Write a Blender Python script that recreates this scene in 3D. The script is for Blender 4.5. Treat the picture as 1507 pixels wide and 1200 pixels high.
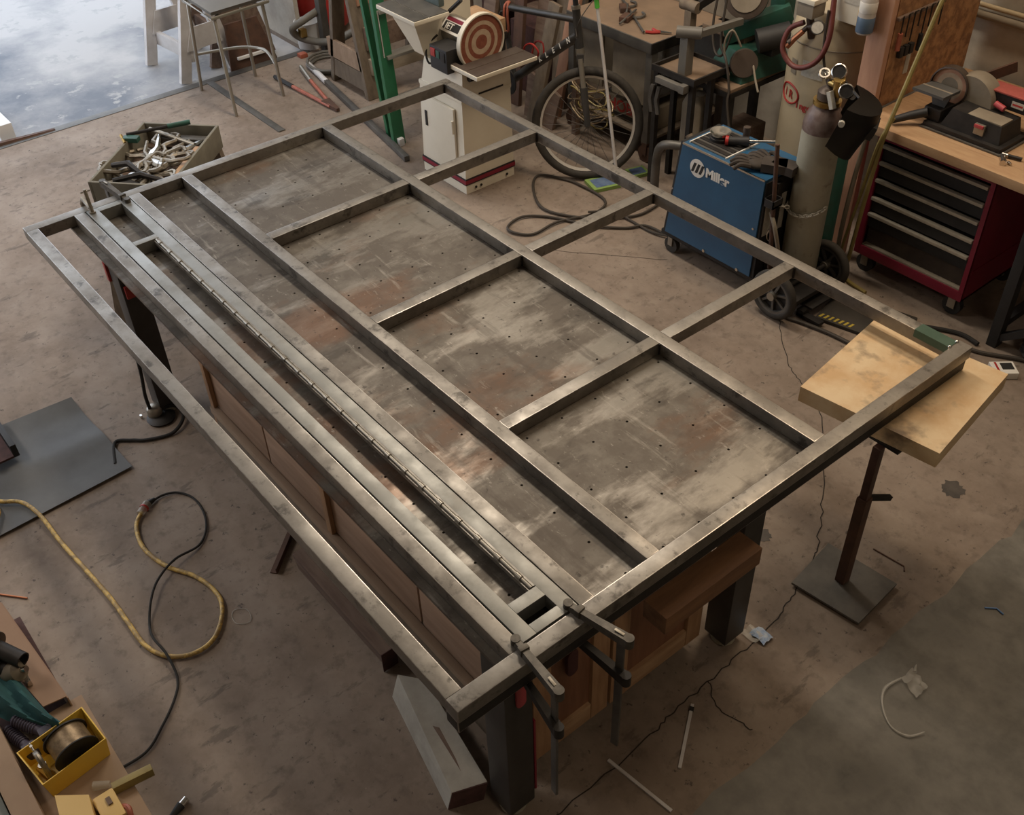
import bpy, bmesh, math, random
from mathutils import Matrix, Vector, Euler
random.seed(7)
S = bpy.context.scene
for o in list(bpy.data.objects): bpy.data.objects.remove(o)
COL = S.collection
R = math.radians
V = Vector

# ------------------------------------------------------------ camera, world, lights, exposure
cam = bpy.data.objects.new('camera', bpy.data.cameras.new('camera'))
COL.objects.link(cam)
cam.matrix_world = Matrix((( 0.63245365, -0.49505122,  0.59575722, 4.289509),
                           ( 0.77411691,  0.43106321, -0.46360276, -0.760008),
                           (-0.02730191,  0.754393,    0.65585502, 3.136159),
                           (0, 0, 0, 1)))
cam.data.sensor_fit = 'HORIZONTAL'; cam.data.sensor_width = 36.0
cam.data.lens = 36.0 * 1530.415 / 1507.0
cam.data.clip_start = 0.05
S.camera = cam

W = bpy.data.worlds.new('sky'); S.world = W; W.use_nodes = True
bg = W.node_tree.nodes['Background']
bg.inputs[0].default_value = (0.80, 0.88, 1.0, 1); bg.inputs[1].default_value = 2.4

def area(name, loc, rot, sx, sy, power, color):
    l = bpy.data.lights.new(name, 'AREA'); l.shape = 'RECTANGLE'; l.size = sx; l.size_y = sy
    l.energy = power; l.color = color
    o = bpy.data.objects.new(name, l); COL.objects.link(o); o.location = loc; o.rotation_euler = rot
    return o
WARM = (1.0, 0.80, 0.58)
area('shop_or_fill_light', (-0.4, 2.5, 4.55), (0, 0, 0), 2.4, 0.5, 112, (1.0, 0.88, 0.73))
area('shop_or_fill_light', (-1.7, -2.0, 4.55), (0, 0, 0), 2.6, 0.6, 95, (1.0, 0.90, 0.80))  # unseen fill lamp, added to brighten the left floor and side panels
area('shop_or_fill_light', (2.3, 3.4, 4.4), (0, 0, 0), 1.6, 0.4, 60, WARM)
area('shop_or_fill_light', (5.6, 0.2, 4.5), (0, 0, 0), 1.8, 0.5, 21, WARM)  # unseen fill lamp, added to lift the outer face of the near end rail

S.view_settings.view_transform = 'Standard'; S.view_settings.look = 'None'
S.view_settings.exposure = 0.0; S.view_settings.gamma = 1.0; S.view_settings.use_curve_mapping = False

# ------------------------------------------------------------ materials
def srgb(r, g, b):
    f = lambda c: (c/255/12.92) if c/255 <= .04045 else ((c/255+.055)/1.055)**2.4
    return (f(r), f(g), f(b), 1)

def mat(name, c1, c2=None, scale=6.0, rough=.6, metal=0.0, bump=.0, lo=.35, hi=.65, c3=None, s3=2.0, stretch=None, rough2=None, alpha=None, lo3=.5, hi3=.7, detail=6, coat=0.0):
    m = bpy.data.materials.new(name); m.use_nodes = True
    nt = m.node_tree; N = nt.nodes; L = nt.links
    p = N['Principled BSDF']
    p.inputs['Roughness'].default_value = rough; p.inputs['Metallic'].default_value = metal
    if coat: p.inputs['Coat Weight'].default_value = coat
    if c2 is None and not bump:
        p.inputs['Base Color'].default_value = c1
    else:
        tc = N.new('ShaderNodeNewGeometry'); src = tc.outputs['Position']
        if stretch:
            mp = N.new('ShaderNodeMapping'); mp.inputs['Scale'].default_value = stretch
            L.new(src, mp.inputs['Vector']); src = mp.outputs[0]
        n = N.new('ShaderNodeTexNoise'); n.inputs['Scale'].default_value = scale; n.inputs['Detail'].default_value = detail; n.inputs['Roughness'].default_value = .62
        L.new(src, n.inputs['Vector'])
        if c2 is None: c2 = tuple(x*.8 for x in c1[:3]) + (1,)
        r = N.new('ShaderNodeValToRGB'); r.color_ramp.elements[0].position = lo; r.color_ramp.elements[1].position = hi
        r.color_ramp.elements[0].color = c1; r.color_ramp.elements[1].color = c2
        L.new(n.outputs['Fac'], r.inputs[0]); out = r.outputs[0]
        if c3:
            n3 = N.new('ShaderNodeTexNoise'); n3.inputs['Scale'].default_value = s3; n3.inputs['Detail'].default_value = 5; n3.inputs['Roughness'].default_value = .6
            L.new(src, n3.inputs['Vector'])
            r3 = N.new('ShaderNodeMapRange'); r3.inputs['From Min'].default_value = lo3; r3.inputs['From Max'].default_value = hi3
            L.new(n3.outputs['Fac'], r3.inputs['Value'])
            mx = N.new('ShaderNodeMix'); mx.data_type = 'RGBA'; mx.inputs[7].default_value = c3
            L.new(r3.outputs[0], mx.inputs[0]); L.new(out, mx.inputs[6]); out = mx.outputs[2]
        L.new(out, p.inputs['Base Color'])
        if rough2 is not None:
            rr = N.new('ShaderNodeMapRange'); rr.inputs['From Min'].default_value = .3; rr.inputs['From Max'].default_value = .7
            rr.inputs['To Min'].default_value = rough; rr.inputs['To Max'].default_value = rough2
            L.new(n.outputs['Fac'], rr.inputs['Value']); L.new(rr.outputs[0], p.inputs['Roughness'])
        if bump:
            b = N.new('ShaderNodeBump'); b.inputs['Strength'].default_value = bump; b.inputs['Distance'].default_value = .01
            L.new(n.outputs['Fac'], b.inputs['Height']); L.new(b.outputs[0], p.inputs['Normal'])
    if alpha is not None: p.inputs['Alpha'].default_value = alpha
    return m
def G_(v, w=0): return (v, v*(1-.04*w), v*(1-.1*w), 1)

M = {}
M['floor_grey'] = mat('grey_floor_paint', (.105,.095,.078,1), (.18,.165,.138,1), 8, .55, bump=.08, c3=(.06,.055,.046,1), s3=4, lo3=.58, hi3=.75, detail=9)
M['drive'] = mat('driveway_concrete', (.41,.40,.395,1), (.12,.135,.165,1), .5, .6, bump=.25, c3=(.33,.33,.33,1), s3=7, lo3=.58, hi3=.64, detail=12, lo=.44, hi=.60)
M['wall'] = mat('painted_block_wall', (.44,.40,.34,1), (.35,.31,.26,1), 9, .85, bump=.15)
M['ceil'] = mat('ceiling_paint', (.35,.33,.30,1), None, 5, .9, bump=.05)
M['dark'] = mat('dark_iron', (.018,.016,.015,1), (.035,.03,.027,1), 14, .55, .4, bump=.05)
M['black'] = mat('black_rubber', (.012,.012,.012,1), (.022,.02,.02,1), 12, .6, bump=.03)
def layered(name, base, layers, rough=(.35,.6), metal=.7, bump=.05):
    """base colour, then layers (colour, scale, lo, hi, stretch, rotation, opacity) mixed by noise over it"""
    m = bpy.data.materials.new(name); m.use_nodes = True; nt = m.node_tree; N = nt.nodes; L = nt.links; p = N['Principled BSDF']
    g = N.new('ShaderNodeNewGeometry'); out = None; facs = []
    for c, sc, lo, hi, st, rz, op in layers:
        mp = N.new('ShaderNodeMapping'); mp.inputs['Scale'].default_value = st; mp.inputs['Rotation'].default_value = (0, 0, rz); mp.inputs['Location'].default_value = (sc*.37, sc*.11, 0)
        L.new(g.outputs['Position'], mp.inputs['Vector'])
        n = N.new('ShaderNodeTexNoise'); n.inputs['Scale'].default_value = sc; n.inputs['Detail'].default_value = 12; n.inputs['Roughness'].default_value = .65
        L.new(mp.outputs[0], n.inputs['Vector'])
        r = N.new('ShaderNodeMapRange'); r.inputs['From Min'].default_value = lo; r.inputs['From Max'].default_value = hi; r.inputs['To Max'].default_value = op
        L.new(n.outputs['Fac'], r.inputs['Value']); facs.append(r.outputs[0])
        mx = N.new('ShaderNodeMix'); mx.data_type = 'RGBA'; mx.inputs[7].default_value = c
        if out is None: mx.inputs[6].default_value = base
        else: L.new(out, mx.inputs[6])
        L.new(r.outputs[0], mx.inputs[0]); out = mx.outputs[2]
    L.new(out, p.inputs['Base Color']); p.inputs['Metallic'].default_value = metal
    rr = N.new('ShaderNodeMapRange'); rr.inputs['To Min'].default_value = rough[1]; rr.inputs['To Max'].default_value = rough[0]
    L.new(facs[0], rr.inputs['Value']); L.new(rr.outputs[0], p.inputs['Roughness'])
    b = N.new('ShaderNodeBump'); b.inputs['Strength'].default_value = bump; b.inputs['Distance'].default_value = .01
    L.new(facs[-1], b.inputs['Height']); L.new(b.outputs[0], p.inputs['Normal'])
    return m
M['steel'] = layered('mill_steel_tube', (.20,.182,.16,1), [((.36,.335,.30,1), 5, .42, .66, (1,1,1), 0, .9), ((.27,.25,.22,1), 14, .45, .6, (.35,1,1), 0, .6), ((.085,.076,.067,1), 11, .57, .66, (1,1,1), .5, .85), ((.06,.054,.048,1), 70, .60, .70, (.5,.5,1), 0, .55)], (.38,.55), .75, .06)
M['plate'] = layered('scuffed_table_plate', (.125,.107,.089,1), [((.325,.30,.262,1), 2.4, .51, .62, (1.5,.55,1), 0, .85), ((.215,.195,.167,1), 10, .46, .66, (1,1,1), 0, .55), ((.075,.064,.053,1), 3.6, .54, .62, (1.6,.6,1), 0, .75), ((.165,.088,.052,1), 1.5, .52, .64, (1.3,.6,1), 0, .7),
    ((.085,.07,.058,1), 7, .56, .64, (.25,1.5,1), 0, .5), ((.42,.39,.34,1), 16, .60, .70, (.25,1.6,1), .35, .4), ((.42,.39,.34,1), 60, .62, .70, (.5,1,1), 0, .45), ((.05,.042,.036,1), 30, .62, .68, (1,1,1), 0, .7)], (.29,.58), .68, .05)
M['floor'] = layered('shop_concrete', (.215,.163,.124,1), [((.33,.265,.21,1), 2.6, .42, .72, (1,1,1), 0, .85), ((.13,.095,.071,1), 1.15, .50, .74, (1,1,1), .3, .85), ((.29,.235,.185,1), 12, .5, .7, (1,1,1), 0, .5), ((.12,.088,.066,1), 16, .52, .68, (1,1,1), .2, .6), ((.055,.042,.033,1), 30, .62, .66, (1,1,1), 0, .8), ((.09,.068,.052,1), 7, .60, .645, (1.6,.5,1), .6, .6), ((.42,.36,.29,1), 60, .68, .72, (1,1,1), 0, .6)], (.62,.78), 0, .12)
M['plate_pale'] = layered('ground_flat_bar', (.255,.252,.232,1), [((.36,.352,.325,1), 4, .42, .62, (1,1,1), 0, .8), ((.22,.205,.18,1), 8, .58, .66, (1,1,1), .3, .5)], (.36,.52), .75, .04)
M['grey_steel'] = mat('grey_steel', (.10,.095,.088,1), (.16,.15,.135,1), 8, .5, .55, bump=.05)
M['chrome'] = mat('bright_metal', (.62,.60,.56,1), None, 5, .22, 1.0)
M['clampsteel'] = mat('worn_clamp_steel', (.40,.36,.29,1), (.20,.17,.135,1), 30, .42, .6, bump=.03)
M['jaw'] = mat('dark_jaw_steel', (.13,.115,.095,1), (.07,.062,.052,1), 40, .5, .6, bump=.05)
M['pine'] = mat('pine_wood', (.42,.25,.135,1), (.30,.16,.08,1), 6, .6, bump=.05, stretch=(6,6,.8))
M['pine_h'] = mat('pine_wood_lengthwise', (.47,.30,.17,1), (.33,.19,.10,1), 6, .6, bump=.05, stretch=(6,.8,6))
M['pine_x'] = mat('cedar_panel', (.43,.285,.195,1), (.33,.21,.14,1), 5, .6, bump=.05, stretch=(.8,5,5))
M['beam'] = mat('rough_beam_wood', (.25,.125,.058,1), (.15,.072,.036,1), 5, .7, bump=.1, stretch=(5,.7,5))
M['oldwood'] = mat('weathered_wood', (.20,.155,.11,1), (.13,.098,.07,1), 6, .75, bump=.12, stretch=(4,4,1.5))
M['timber'] = mat('brown_timber', (.19,.13,.095,1), (.12,.075,.055,1), 6, .75, bump=.1, stretch=(.8,6,6))
M['timber_end'] = mat('timber_end_grain', (.10,.045,.04,1), (.06,.028,.025,1), 20, .8, bump=.1)
M['plank'] = mat('grey_plank', (.44,.41,.35,1), (.31,.285,.24,1), 7, .8, bump=.15)
M['mdf'] = mat('pale_board', (.74,.56,.34,1), (.62,.40,.20,1), 4, .55, bump=.03, c3=(.24,.17,.11,1), s3=7, lo3=.56, hi3=.74, detail=12, lo=.42, hi=.6)
M['maple'] = mat('butcher_block', (.46,.30,.17,1), (.37,.22,.12,1), 5, .5, bump=.04, stretch=(1,5,5), c3=(.25,.16,.10,1), s3=3, lo3=.6, hi3=.8)
M['osb'] = mat('strand_board', (.42,.22,.10,1), (.23,.11,.05,1), 22, .6, bump=.08, lo=.4, hi=.6)
M['stud'] = mat('pinkish_stud', (.50,.28,.18,1), (.42,.22,.14,1), 6, .6, bump=.03, stretch=(5,5,.8))
M['cream'] = mat('cream_enamel', (.74,.68,.56,1), (.68,.62,.50,1), 4, .38)
M['creamtank'] = mat('beige_tank_paint', (.50,.41,.27,1), (.42,.34,.22,1), 3, .4, bump=.02)
M['maroon'] = mat('maroon_stripe', (.22,.012,.03,1), None, rough=.4)
M['red'] = mat('red_paint', (.42,.035,.03,1), (.34,.03,.025,1), 8, .4)
M['redchest'] = mat('toolbox_red', (.21,.016,.036,1), (.17,.012,.03,1), 5, .35)
M['pinkred'] = mat('pinkish_red_paint', (.42,.06,.07,1), None, rough=.5)
M['blue'] = mat('welder_blue', (.022,.10,.20,1), (.018,.08,.165,1), 4, .38, coat=.15)
M['white'] = mat('white_print', (.75,.72,.66,1), None, rough=.6)
M['whitep'] = mat('white_plastic', (.72,.72,.72,1), None, rough=.5)
M['green'] = mat('ladder_green', (.018,.14,.055,1), (.014,.11,.042,1), 9, .45)
M['machgreen'] = mat('machine_green', (.02,.095,.07,1), (.025,.07,.05,1), 10, .5, bump=.05)
M['limegreen'] = mat('lime_plastic', (.10,.50,.06,1), None, rough=.45)
M['yellow'] = mat('yellow_bin', (.80,.53,.065,1), (.72,.46,.055,1), 5, .45)
M['paleyellow'] = mat('pale_yellow_plastic', (.66,.45,.16,1), None, 4, .5)
M['cordyellow'] = mat('yellow_cord_braid', (.62,.42,.12,1), (.34,.23,.09,1), 40, .55, lo=.45, hi=.55)
M['hoseyellow'] = mat('olive_yellow_hose', (.30,.235,.075,1), (.22,.17,.055,1), 10, .5)
M['cord'] = mat('black_cord', (.02,.018,.016,1), None, rough=.85)
M['cable'] = mat('dusty_cable', (.045,.035,.026,1), None, rough=.7)
M['orange'] = mat('orange_paint', (.42,.12,.07,1), (.30,.085,.05,1), 20, .5)
M['teal'] = mat('teal_cloth', (.03,.115,.12,1), (.018,.07,.08,1), 9, .9, bump=.2)
M['purple'] = mat('slate_purple_rubber', (.055,.045,.075,1), (.04,.033,.055,1), 20, .6)
M['cardboard'] = mat('cardboard', (.34,.225,.15,1), (.30,.19,.125,1), 4, .85)
M['shelfwood'] = mat('dusty_plywood', (.34,.24,.16,1), (.28,.19,.125,1), 4, .8, bump=.05)
M['tyre'] = mat('tyre_rubber', (.045,.038,.03,1), (.03,.026,.022,1), 30, .8, bump=.2)
M['stoolgrey'] = mat('dull_nickel_tube', (.36,.33,.28,1), None, 6, .35, .7)
M['seatgrey'] = mat('grey_seat_vinyl', (.16,.15,.13,1), (.13,.12,.105,1), 6, .5)
M['tube_grey'] = mat('cylinder_grey', (.40,.375,.29,1), (.31,.285,.215,1), 5, .5, bump=.04, c3=(.18,.15,.10,1), s3=9, lo3=.62, hi3=.72)
M['brass'] = mat('brass', (.45,.30,.10,1), None, 4, .3, .9)
M['rust'] = mat('rusty_steel', (.12,.06,.038,1), (.075,.042,.03,1), 15, .7, .2, bump=.1)
M['copper'] = mat('copper_rod', (.45,.17,.08,1), None, 5, .4, .7)
M['browndisc'] = mat('abrasive_brown', (.20,.055,.03,1), (.27,.09,.05,1), 30, .85)
M['tandisc'] = mat('abrasive_tan', (.52,.39,.27,1), (.44,.31,.21,1), 25, .85)
M['tabletopbrown'] = mat('dark_cast_table', (.085,.062,.05,1), (.11,.085,.068,1), 9, .45, .4)
M['glove'] = mat('dark_glove_leather', (.035,.026,.02,1), (.055,.042,.032,1), 12, .8, bump=.1)
M['helmet'] = mat('helmet_black', (.014,.012,.011,1), (.02,.017,.015,1), 6, .38)
M['film'] = mat('clear_plastic_strip', (.55,.52,.46,1), None, rough=.35, alpha=.42)
M['bluefluid'] = mat('blue_fluid', (.10,.15,.22,1), None, rough=.15)
M['label'] = mat('paper_label', (.52,.49,.42,1), (.42,.39,.33,1), 60, .7)
M['hobart'] = mat('dusty_welder_grey', (.27,.23,.175,1), (.20,.165,.12,1), 6, .7)
M['wire'] = mat('wound_wire', (.36,.27,.17,1), (.20,.145,.09,1), 60, .45, .6, stretch=(1,1,1))
M['hazyellow'] = mat('hazard_yellow', (.42,.31,.04,1), None, rough=.7)
M['matrub'] = mat('dusty_black_pad', (.045,.037,.028,1), (.03,.025,.02,1), 6, .8)
M['sheet'] = mat('grey_sheet_steel', (.115,.113,.108,1), (.085,.082,.077,1), 5, .62, .15, bump=.05, detail=8)
M['bikeframe'] = mat('bike_dark_frame', (.05,.05,.05,1), (.075,.07,.065,1), 8, .35, .3)
M['frost'] = mat('hose_grey', (.16,.145,.12,1), (.12,.11,.09,1), 12, .6)

# ------------------------------------------------------------ mesh builder
class MB:
    def __init__(s): s.bm = bmesh.new()
    def _x(s, vs, mtx):
        for v in vs: v.co = mtx @ v.co
    def box(s, a, b, bev=0.0, mtx=None, edge=False):
        """a, b: opposite corners"""
        lo = [min(x, y) for x, y in zip(a, b)]; hi = [max(x, y) for x, y in zip(a, b)]
        r = bmesh.ops.create_cube(s.bm, size=1.0); vs = r['verts']
        for v in vs: v.co = V([lo[i] + (v.co[i]+.5)*(hi[i]-lo[i]) for i in range(3)])
        if bev:
            es = list({e for v in vs for e in v.link_edges})
            rr = bmesh.ops.bevel(s.bm, geom=es, offset=bev, segments=2, affect='EDGES', profile=.7)
            for f in rr['faces']: f.material_index = 1 if edge else 0
            vs = list({v for f in rr['faces'] for v in f.verts} | {v for v in vs if v.is_valid})
        if mtx is not None: s._x(vs, mtx)
        return s
    def hull8(s, bot, top):
        """box from four bottom and four top points (same order)"""
        b = [s.bm.verts.new(V(p)) for p in bot]; t = [s.bm.verts.new(V(p)) for p in top]
        n = len(b)
        fs = [s.bm.faces.new(list(reversed(b))), s.bm.faces.new(t)]
        for i in range(n): fs.append(s.bm.faces.new([b[i], b[(i+1) % n], t[(i+1) % n], t[i]]))
        bmesh.ops.recalc_face_normals(s.bm, faces=fs); return s
    def bar(s, p0, p1, w, h, up=(0, 0, 1), bev=0.0):
        p0, p1 = V(p0), V(p1); d = p1-p0; l = d.length; z = d.normalized()
        u = V(up)
        if abs(u.dot(z)) > .99: u = V((1, 0, 0))
        x = u.cross(z).normalized(); y = z.cross(x)
        m = Matrix((x, y, z)).transposed().to_4x4(); m.translation = p0
        return s.box((-w/2, -h/2, 0), (w/2, h/2, l), bev, m)
    def cyl(s, p0, p1, r0, r1=None, n=14):
        p0, p1 = V(p0), V(p1); d = p1-p0
        r1 = r0 if r1 is None else r1
        m = d.to_track_quat('Z', 'Y').to_matrix().to_4x4(); m.translation = (p0+p1)/2
        bmesh.ops.create_cone(s.bm, cap_ends=True, segments=n, radius1=r0, radius2=max(r1, 1e-4), depth=d.length, matrix=m)
        return s
    def lathe(s, prof, o=(0, 0, 0), axis=(0, 0, 1), n=24):
        m = V(axis).to_track_quat('Z', 'Y').to_matrix().to_4x4(); m.translation = V(o)
        rings = []
        for r, z in prof:
            rings.append([s.bm.verts.new(m @ V((r*math.cos(2*math.pi*i/n), r*math.sin(2*math.pi*i/n), z))) for i in range(n)])
        fs = []
        for a, b in zip(rings, rings[1:]):
            for i in range(n):
                fs.append(s.bm.faces.new([a[i], a[(i+1) % n], b[(i+1) % n], b[i]]))
        closed = (V(prof[0])-V(prof[-1])).length < 1e-6
        if prof[0][0] > 1e-6 and not closed: fs.append(s.bm.faces.new(list(reversed(rings[0]))))
        if prof[-1][0] > 1e-6 and not closed: fs.append(s.bm.faces.new(rings[-1]))
        bmesh.ops.remove_doubles(s.bm, verts=[v for r in rings for v in r], dist=1e-5)
        return s
    def tube(s, pts, r, n=8, closed=False, smooth=0):
        pts = [V(p) for p in pts]
        if smooth: pts = spline(pts, smooth, closed)
        k = len(pts); rings = []; prev = None
        for i, p in enumerate(pts):
            if closed: t = pts[(i+1) % k]-pts[i-1]
            else: t = pts[min(i+1, k-1)]-pts[max(i-1, 0)]
            t.normalize()
            if prev is None:
                a = V((0, 0, 1)) if abs(t.z) < .9 else V((1, 0, 0)); x = a.cross(t).normalized()
            else:
                x = (prev - t*prev.dot(t)); x = x.normalized() if x.length > 1e-6 else prev
            prev = x; y = t.cross(x)
            rad = (lambda f: r[int(f)] + (r[min(int(f)+1, len(r)-1)]-r[int(f)])*(f-int(f)))(i*(len(r)-1)/max(k-1, 1)) if isinstance(r, (list, tuple)) else r
            rings.append([s.bm.verts.new(p + x*rad*math.cos(2*math.pi*j/n) + y*rad*math.sin(2*math.pi*j/n)) for j in range(n)])
        rr = list(zip(rings, rings[1:])) + ([(rings[-1], rings[0])] if closed else [])
        for a, b in rr:
            for j in range(n): s.bm.faces.new([a[j], a[(j+1) % n], b[(j+1) % n], b[j]])
        if not closed:
            s.bm.faces.new(list(reversed(rings[0]))); s.bm.faces.new(rings[-1])
        return s
    def prism(s, poly, o, ax, ay, depth):
        """polygon (list of 2D) in plane o+ax*x+ay*y, extruded by vector depth"""
        o, ax, ay, d = V(o), V(ax), V(ay), V(depth)
        bot = [o+ax*x+ay*y for x, y in poly]
        return s.hull8(bot, [p+d for p in bot])
    def sphere(s, c, r, sc=(1, 1, 1), n=12):
        m = Matrix.Translation(V(c)) @ Matrix.Diagonal((*sc, 1))
        bmesh.ops.create_uvsphere(s.bm, u_segments=n, v_segments=max(6, n*2//3), radius=r, matrix=m); return s
    def torus(s, c, R_, r, axis=(0, 0, 1), n=28, m=8):
        q = V(axis).to_track_quat('Z', 'Y'); c = V(c)
        return s.tube([c + q @ V((R_*math.cos(2*math.pi*i/n), R_*math.sin(2*math.pi*i/n), 0)) for i in range(n)], r, m, True)
    def strip(s, pts, w):
        """flat jagged strip on the floor"""
        for (a, b) in zip(pts, pts[1:]):
            a, b = V(a), V(b); d = (b-a).normalized(); nrm = V((-d.y, d.x, 0))*w/2
            s.bm.faces.new([s.bm.verts.new(p) for p in (a-nrm, b-nrm, b+nrm, a+nrm)])
        return s

def spline(P, k=6, closed=False):
    n = len(P); out = []
    rng = range(n) if closed else range(n-1)
    for i in rng:
        p1, p2 = P[i], P[(i+1) % n]
        p0 = P[i-1] if (closed or i > 0) else p1; p3 = P[(i+2) % n] if (closed or i+2 < n) else p2
        for j in range(k):
            t = j/k
            out.append(.5*((2*p1)+(p2-p0)*t+(2*p0-5*p1+4*p2-p3)*t*t+(3*p1-p0-3*p2+p3)*t**3))
    if not closed: out.append(P[-1].copy())
    return out

def mesh_of(mb, m, name, inv=None):
    me = bpy.data.meshes.new(name)
    if inv is not None: bmesh.ops.transform(mb.bm, matrix=inv, verts=mb.bm.verts)
    mb.bm.to_mesh(me); mb.bm.free()
    for p in me.polygons: p.use_smooth = True
    me.set_sharp_from_angle(angle=R(38))
    me.materials.append(M[m] if isinstance(m, str) else m)
    return me

class Thing:
    def __init__(s, name, label, cat, loc=(0, 0, 0), rz=0.0, group=None, rot=None):
        o = bpy.data.objects.new(name, None); COL.objects.link(o); o.empty_display_size = .05
        o.location = loc; o.rotation_euler = rot if rot else (0, 0, rz)
        o['label'] = label; o['category'] = cat
        if group: o['group'] = group
        s.o = o
        s.inv = (Matrix.Translation(V(loc)) @ Euler(o.rotation_euler).to_matrix().to_4x4()).inverted()
    def part(s, name, mb, m, parent=None, label=None, local=False, kind=None):
        me = mesh_of(mb, m, name, None if local else s.inv)
        p = bpy.data.objects.new(name, me); COL.objects.link(p); p.parent = parent or s.o
        if label: p['label'] = label
        if kind: p['kind'] = kind
        return p

def single(name, mb, m, label, cat, group=None, loc=None):
    """a thing that is one mesh, origin at its base"""
    bm = mb.bm
    if loc is None:
        c = [sum(v.co[i] for v in bm.verts)/len(bm.verts) for i in range(2)]
        loc = (c[0], c[1], min(v.co.z for v in bm.verts))
    me = mesh_of(mb, m, name, Matrix.Translation(-V(loc)))
    o = bpy.data.objects.new(name, me); COL.objects.link(o); o.location = loc
    o['label'] = label; o['category'] = cat
    if group: o['group'] = group
    return o
def struct(name, mb, m, parent=None):
    me = mesh_of(mb, m, name); o = bpy.data.objects.new(name, me); COL.objects.link(o)
    if parent: o.parent = parent
    else: o['kind'] = 'structure'
    return o
def dup(t, loc, rot, label, group=None):
    r = t.o.copy(); COL.objects.link(r); r.location = loc; r.rotation_euler = rot; r['label'] = label
    if group: r['group'] = group
    for ch in list(t.o.children):
        c = ch.copy(); COL.objects.link(c); c.parent = r
        for g in ch.children:
            d = g.copy(); COL.objects.link(d); d.parent = c
    return r
def text(body, o, right, up, size, shear=0, extrude=.0006, bold=0.0, align='LEFT'):
    """flat lettering as a mesh builder; o = lower left, right/up = unit vectors"""
    cu = bpy.data.curves.new('txt', 'FONT'); cu.body = body; cu.size = size; cu.shear = shear; cu.extrude = extrude; cu.offset = bold
    cu.align_x = align
    ob = bpy.data.objects.new('txt', cu); COL.objects.link(ob)
    bpy.context.view_layer.update()
    dg = bpy.context.evaluated_depsgraph_get()
    me = bpy.data.meshes.new_from_object(ob.evaluated_get(dg))
    bpy.data.objects.remove(ob); bpy.data.curves.remove(cu)
    x, y = V(right).normalized(), V(up).normalized(); z = x.cross(y)
    m = Matrix((x, y, z)).transposed().to_4x4(); m.translation = V(o)
    me.transform(m)
    mb = MB(); mb.bm.from_mesh(me); bpy.data.meshes.remove(me)
    return mb

# ------------------------------------------------------------ setting
X0, YB, ZC = -2.85, 4.38, 5.0
edge = [(3.33, -5.0)]
y = -5.0
while y < YB:
    y = min(y + random.uniform(.05, .16), YB); edge.append((3.33 + random.uniform(-.012, .012), y))
mb = MB()
for (xa, ya), (xb, yb) in zip(edge, edge[1:]):
    mb.bm.faces.new([mb.bm.verts.new(p) for p in ((X0, ya, 0), (xa, ya, 0), (xb, yb, 0), (X0, yb, 0))])
bmesh.ops.remove_doubles(mb.bm, verts=mb.bm.verts, dist=1e-4)
floor = struct('floor', mb, 'floor')
mb = MB()
for (xa, ya), (xb, yb) in zip(edge, edge[1:]):
    mb.bm.faces.new([mb.bm.verts.new(p) for p in ((xa, ya, 0), (7.5, ya, 0), (7.5, yb, 0), (xb, yb, 0))])
bmesh.ops.remove_doubles(mb.bm, verts=mb.bm.verts, dist=1e-4)
floor_b = struct('floor', mb, 'floor_grey')
struct('floor', MB().box((-4.6, 2.93, -.05), (X0, YB, 0)), 'floor')
struct('ceiling', MB().box((-4.6, 2.85, ZC), (X0, YB, ZC+.1)), 'ceil')
struct('ground', MB().box((-14, -12, -.30), (X0-.03, 10, -.035)), 'drive')
struct('trim_1', MB().box((X0-.03, -5, -.2), (X0+.045, 2.93, .004), .004), 'grey_steel')
struct('ceiling', MB().box((X0, -5, ZC), (7.5, YB, ZC+.1)), 'ceil')
wb = struct('wall_back', MB().box((-4.8, YB, 0), (7.5, YB+.2, ZC)), 'wall')
struct('wall_right', MB().box((7.5, -5, 0), (7.7, YB, ZC)), 'wall')
struct('wall_front', MB().box((X0-.2, -5.2, 0), (7.7, -5, ZC)), 'wall')
struct('wall_left', MB().box((-4.6, 2.93, 0), (-2.97, 2.965, ZC)).box((-4.8, 2.93, 0), (-4.6, YB, ZC)).box((X0-.2, -5, 3.3), (X0, 2.86, ZC)).box((X0-.2, -5, 0), (X0, -4.2, 3.3)), 'wall')
# conduits on the back wall
for k, (z, r, m) in enumerate(((1.18, .012, 'creamtank'), (1.135, .02, 'hobart'))):
    struct('conduit', MB().tube([(1.5, YB-.03, z), (7.4, YB-.03, z)], r, 10), m, wb)
# cracks and drips of the slab
def jag(P, n=9, a=.007):
    out = []
    P = spline([V((*p, .0012)) for p in P], n)
    for p in P: out.append((p.x+random.uniform(-a, a), p.y+random.uniform(-a, a), .0012))
    return out
crack1 = [(2.361,2.513),(2.646,2.174),(2.85,1.883),(2.922,1.751),(2.978,1.561),(3.012,1.384),(3.026,1.149),(3.033,.90),(3.053,.684),(3.06,.2)]
mk = mat('crack_dirt', (.03,.022,.017,1), None, rough=.9)
struct('crack', MB().strip(jag(crack1), .0045), mk, floor)
struct('crack', MB().strip(jag([(1.777,2.92),(2.042,2.677),(2.172,2.593),(2.361,2.513)]), .004), mk, floor)
struct('crack', MB().strip(jag([(3.03,1.05),(3.12,1.0),(3.25,1.02)]), .004), mk, floor)
struct('crack', MB().strip(jag([(1.05,2.87),(.6,2.5),(.35,2.3)]), .003), mk, floor)
def blot(c, r, seed):
    rnd = random.Random(seed); b = MB(); n = 26
    vs = [b.bm.verts.new((c[0]+r*(1+rnd.uniform(-.25,.2))*math.cos(2*math.pi*i/n), c[1]+r*(1+rnd.uniform(-.25,.2))*math.sin(2*math.pi*i/n), .001)) for i in range(n)]
    b.bm.faces.new(vs); return b
ms = mat('oil_stain', (.05,.042,.036,1), (.085,.07,.058,1), 20, .5)
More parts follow.
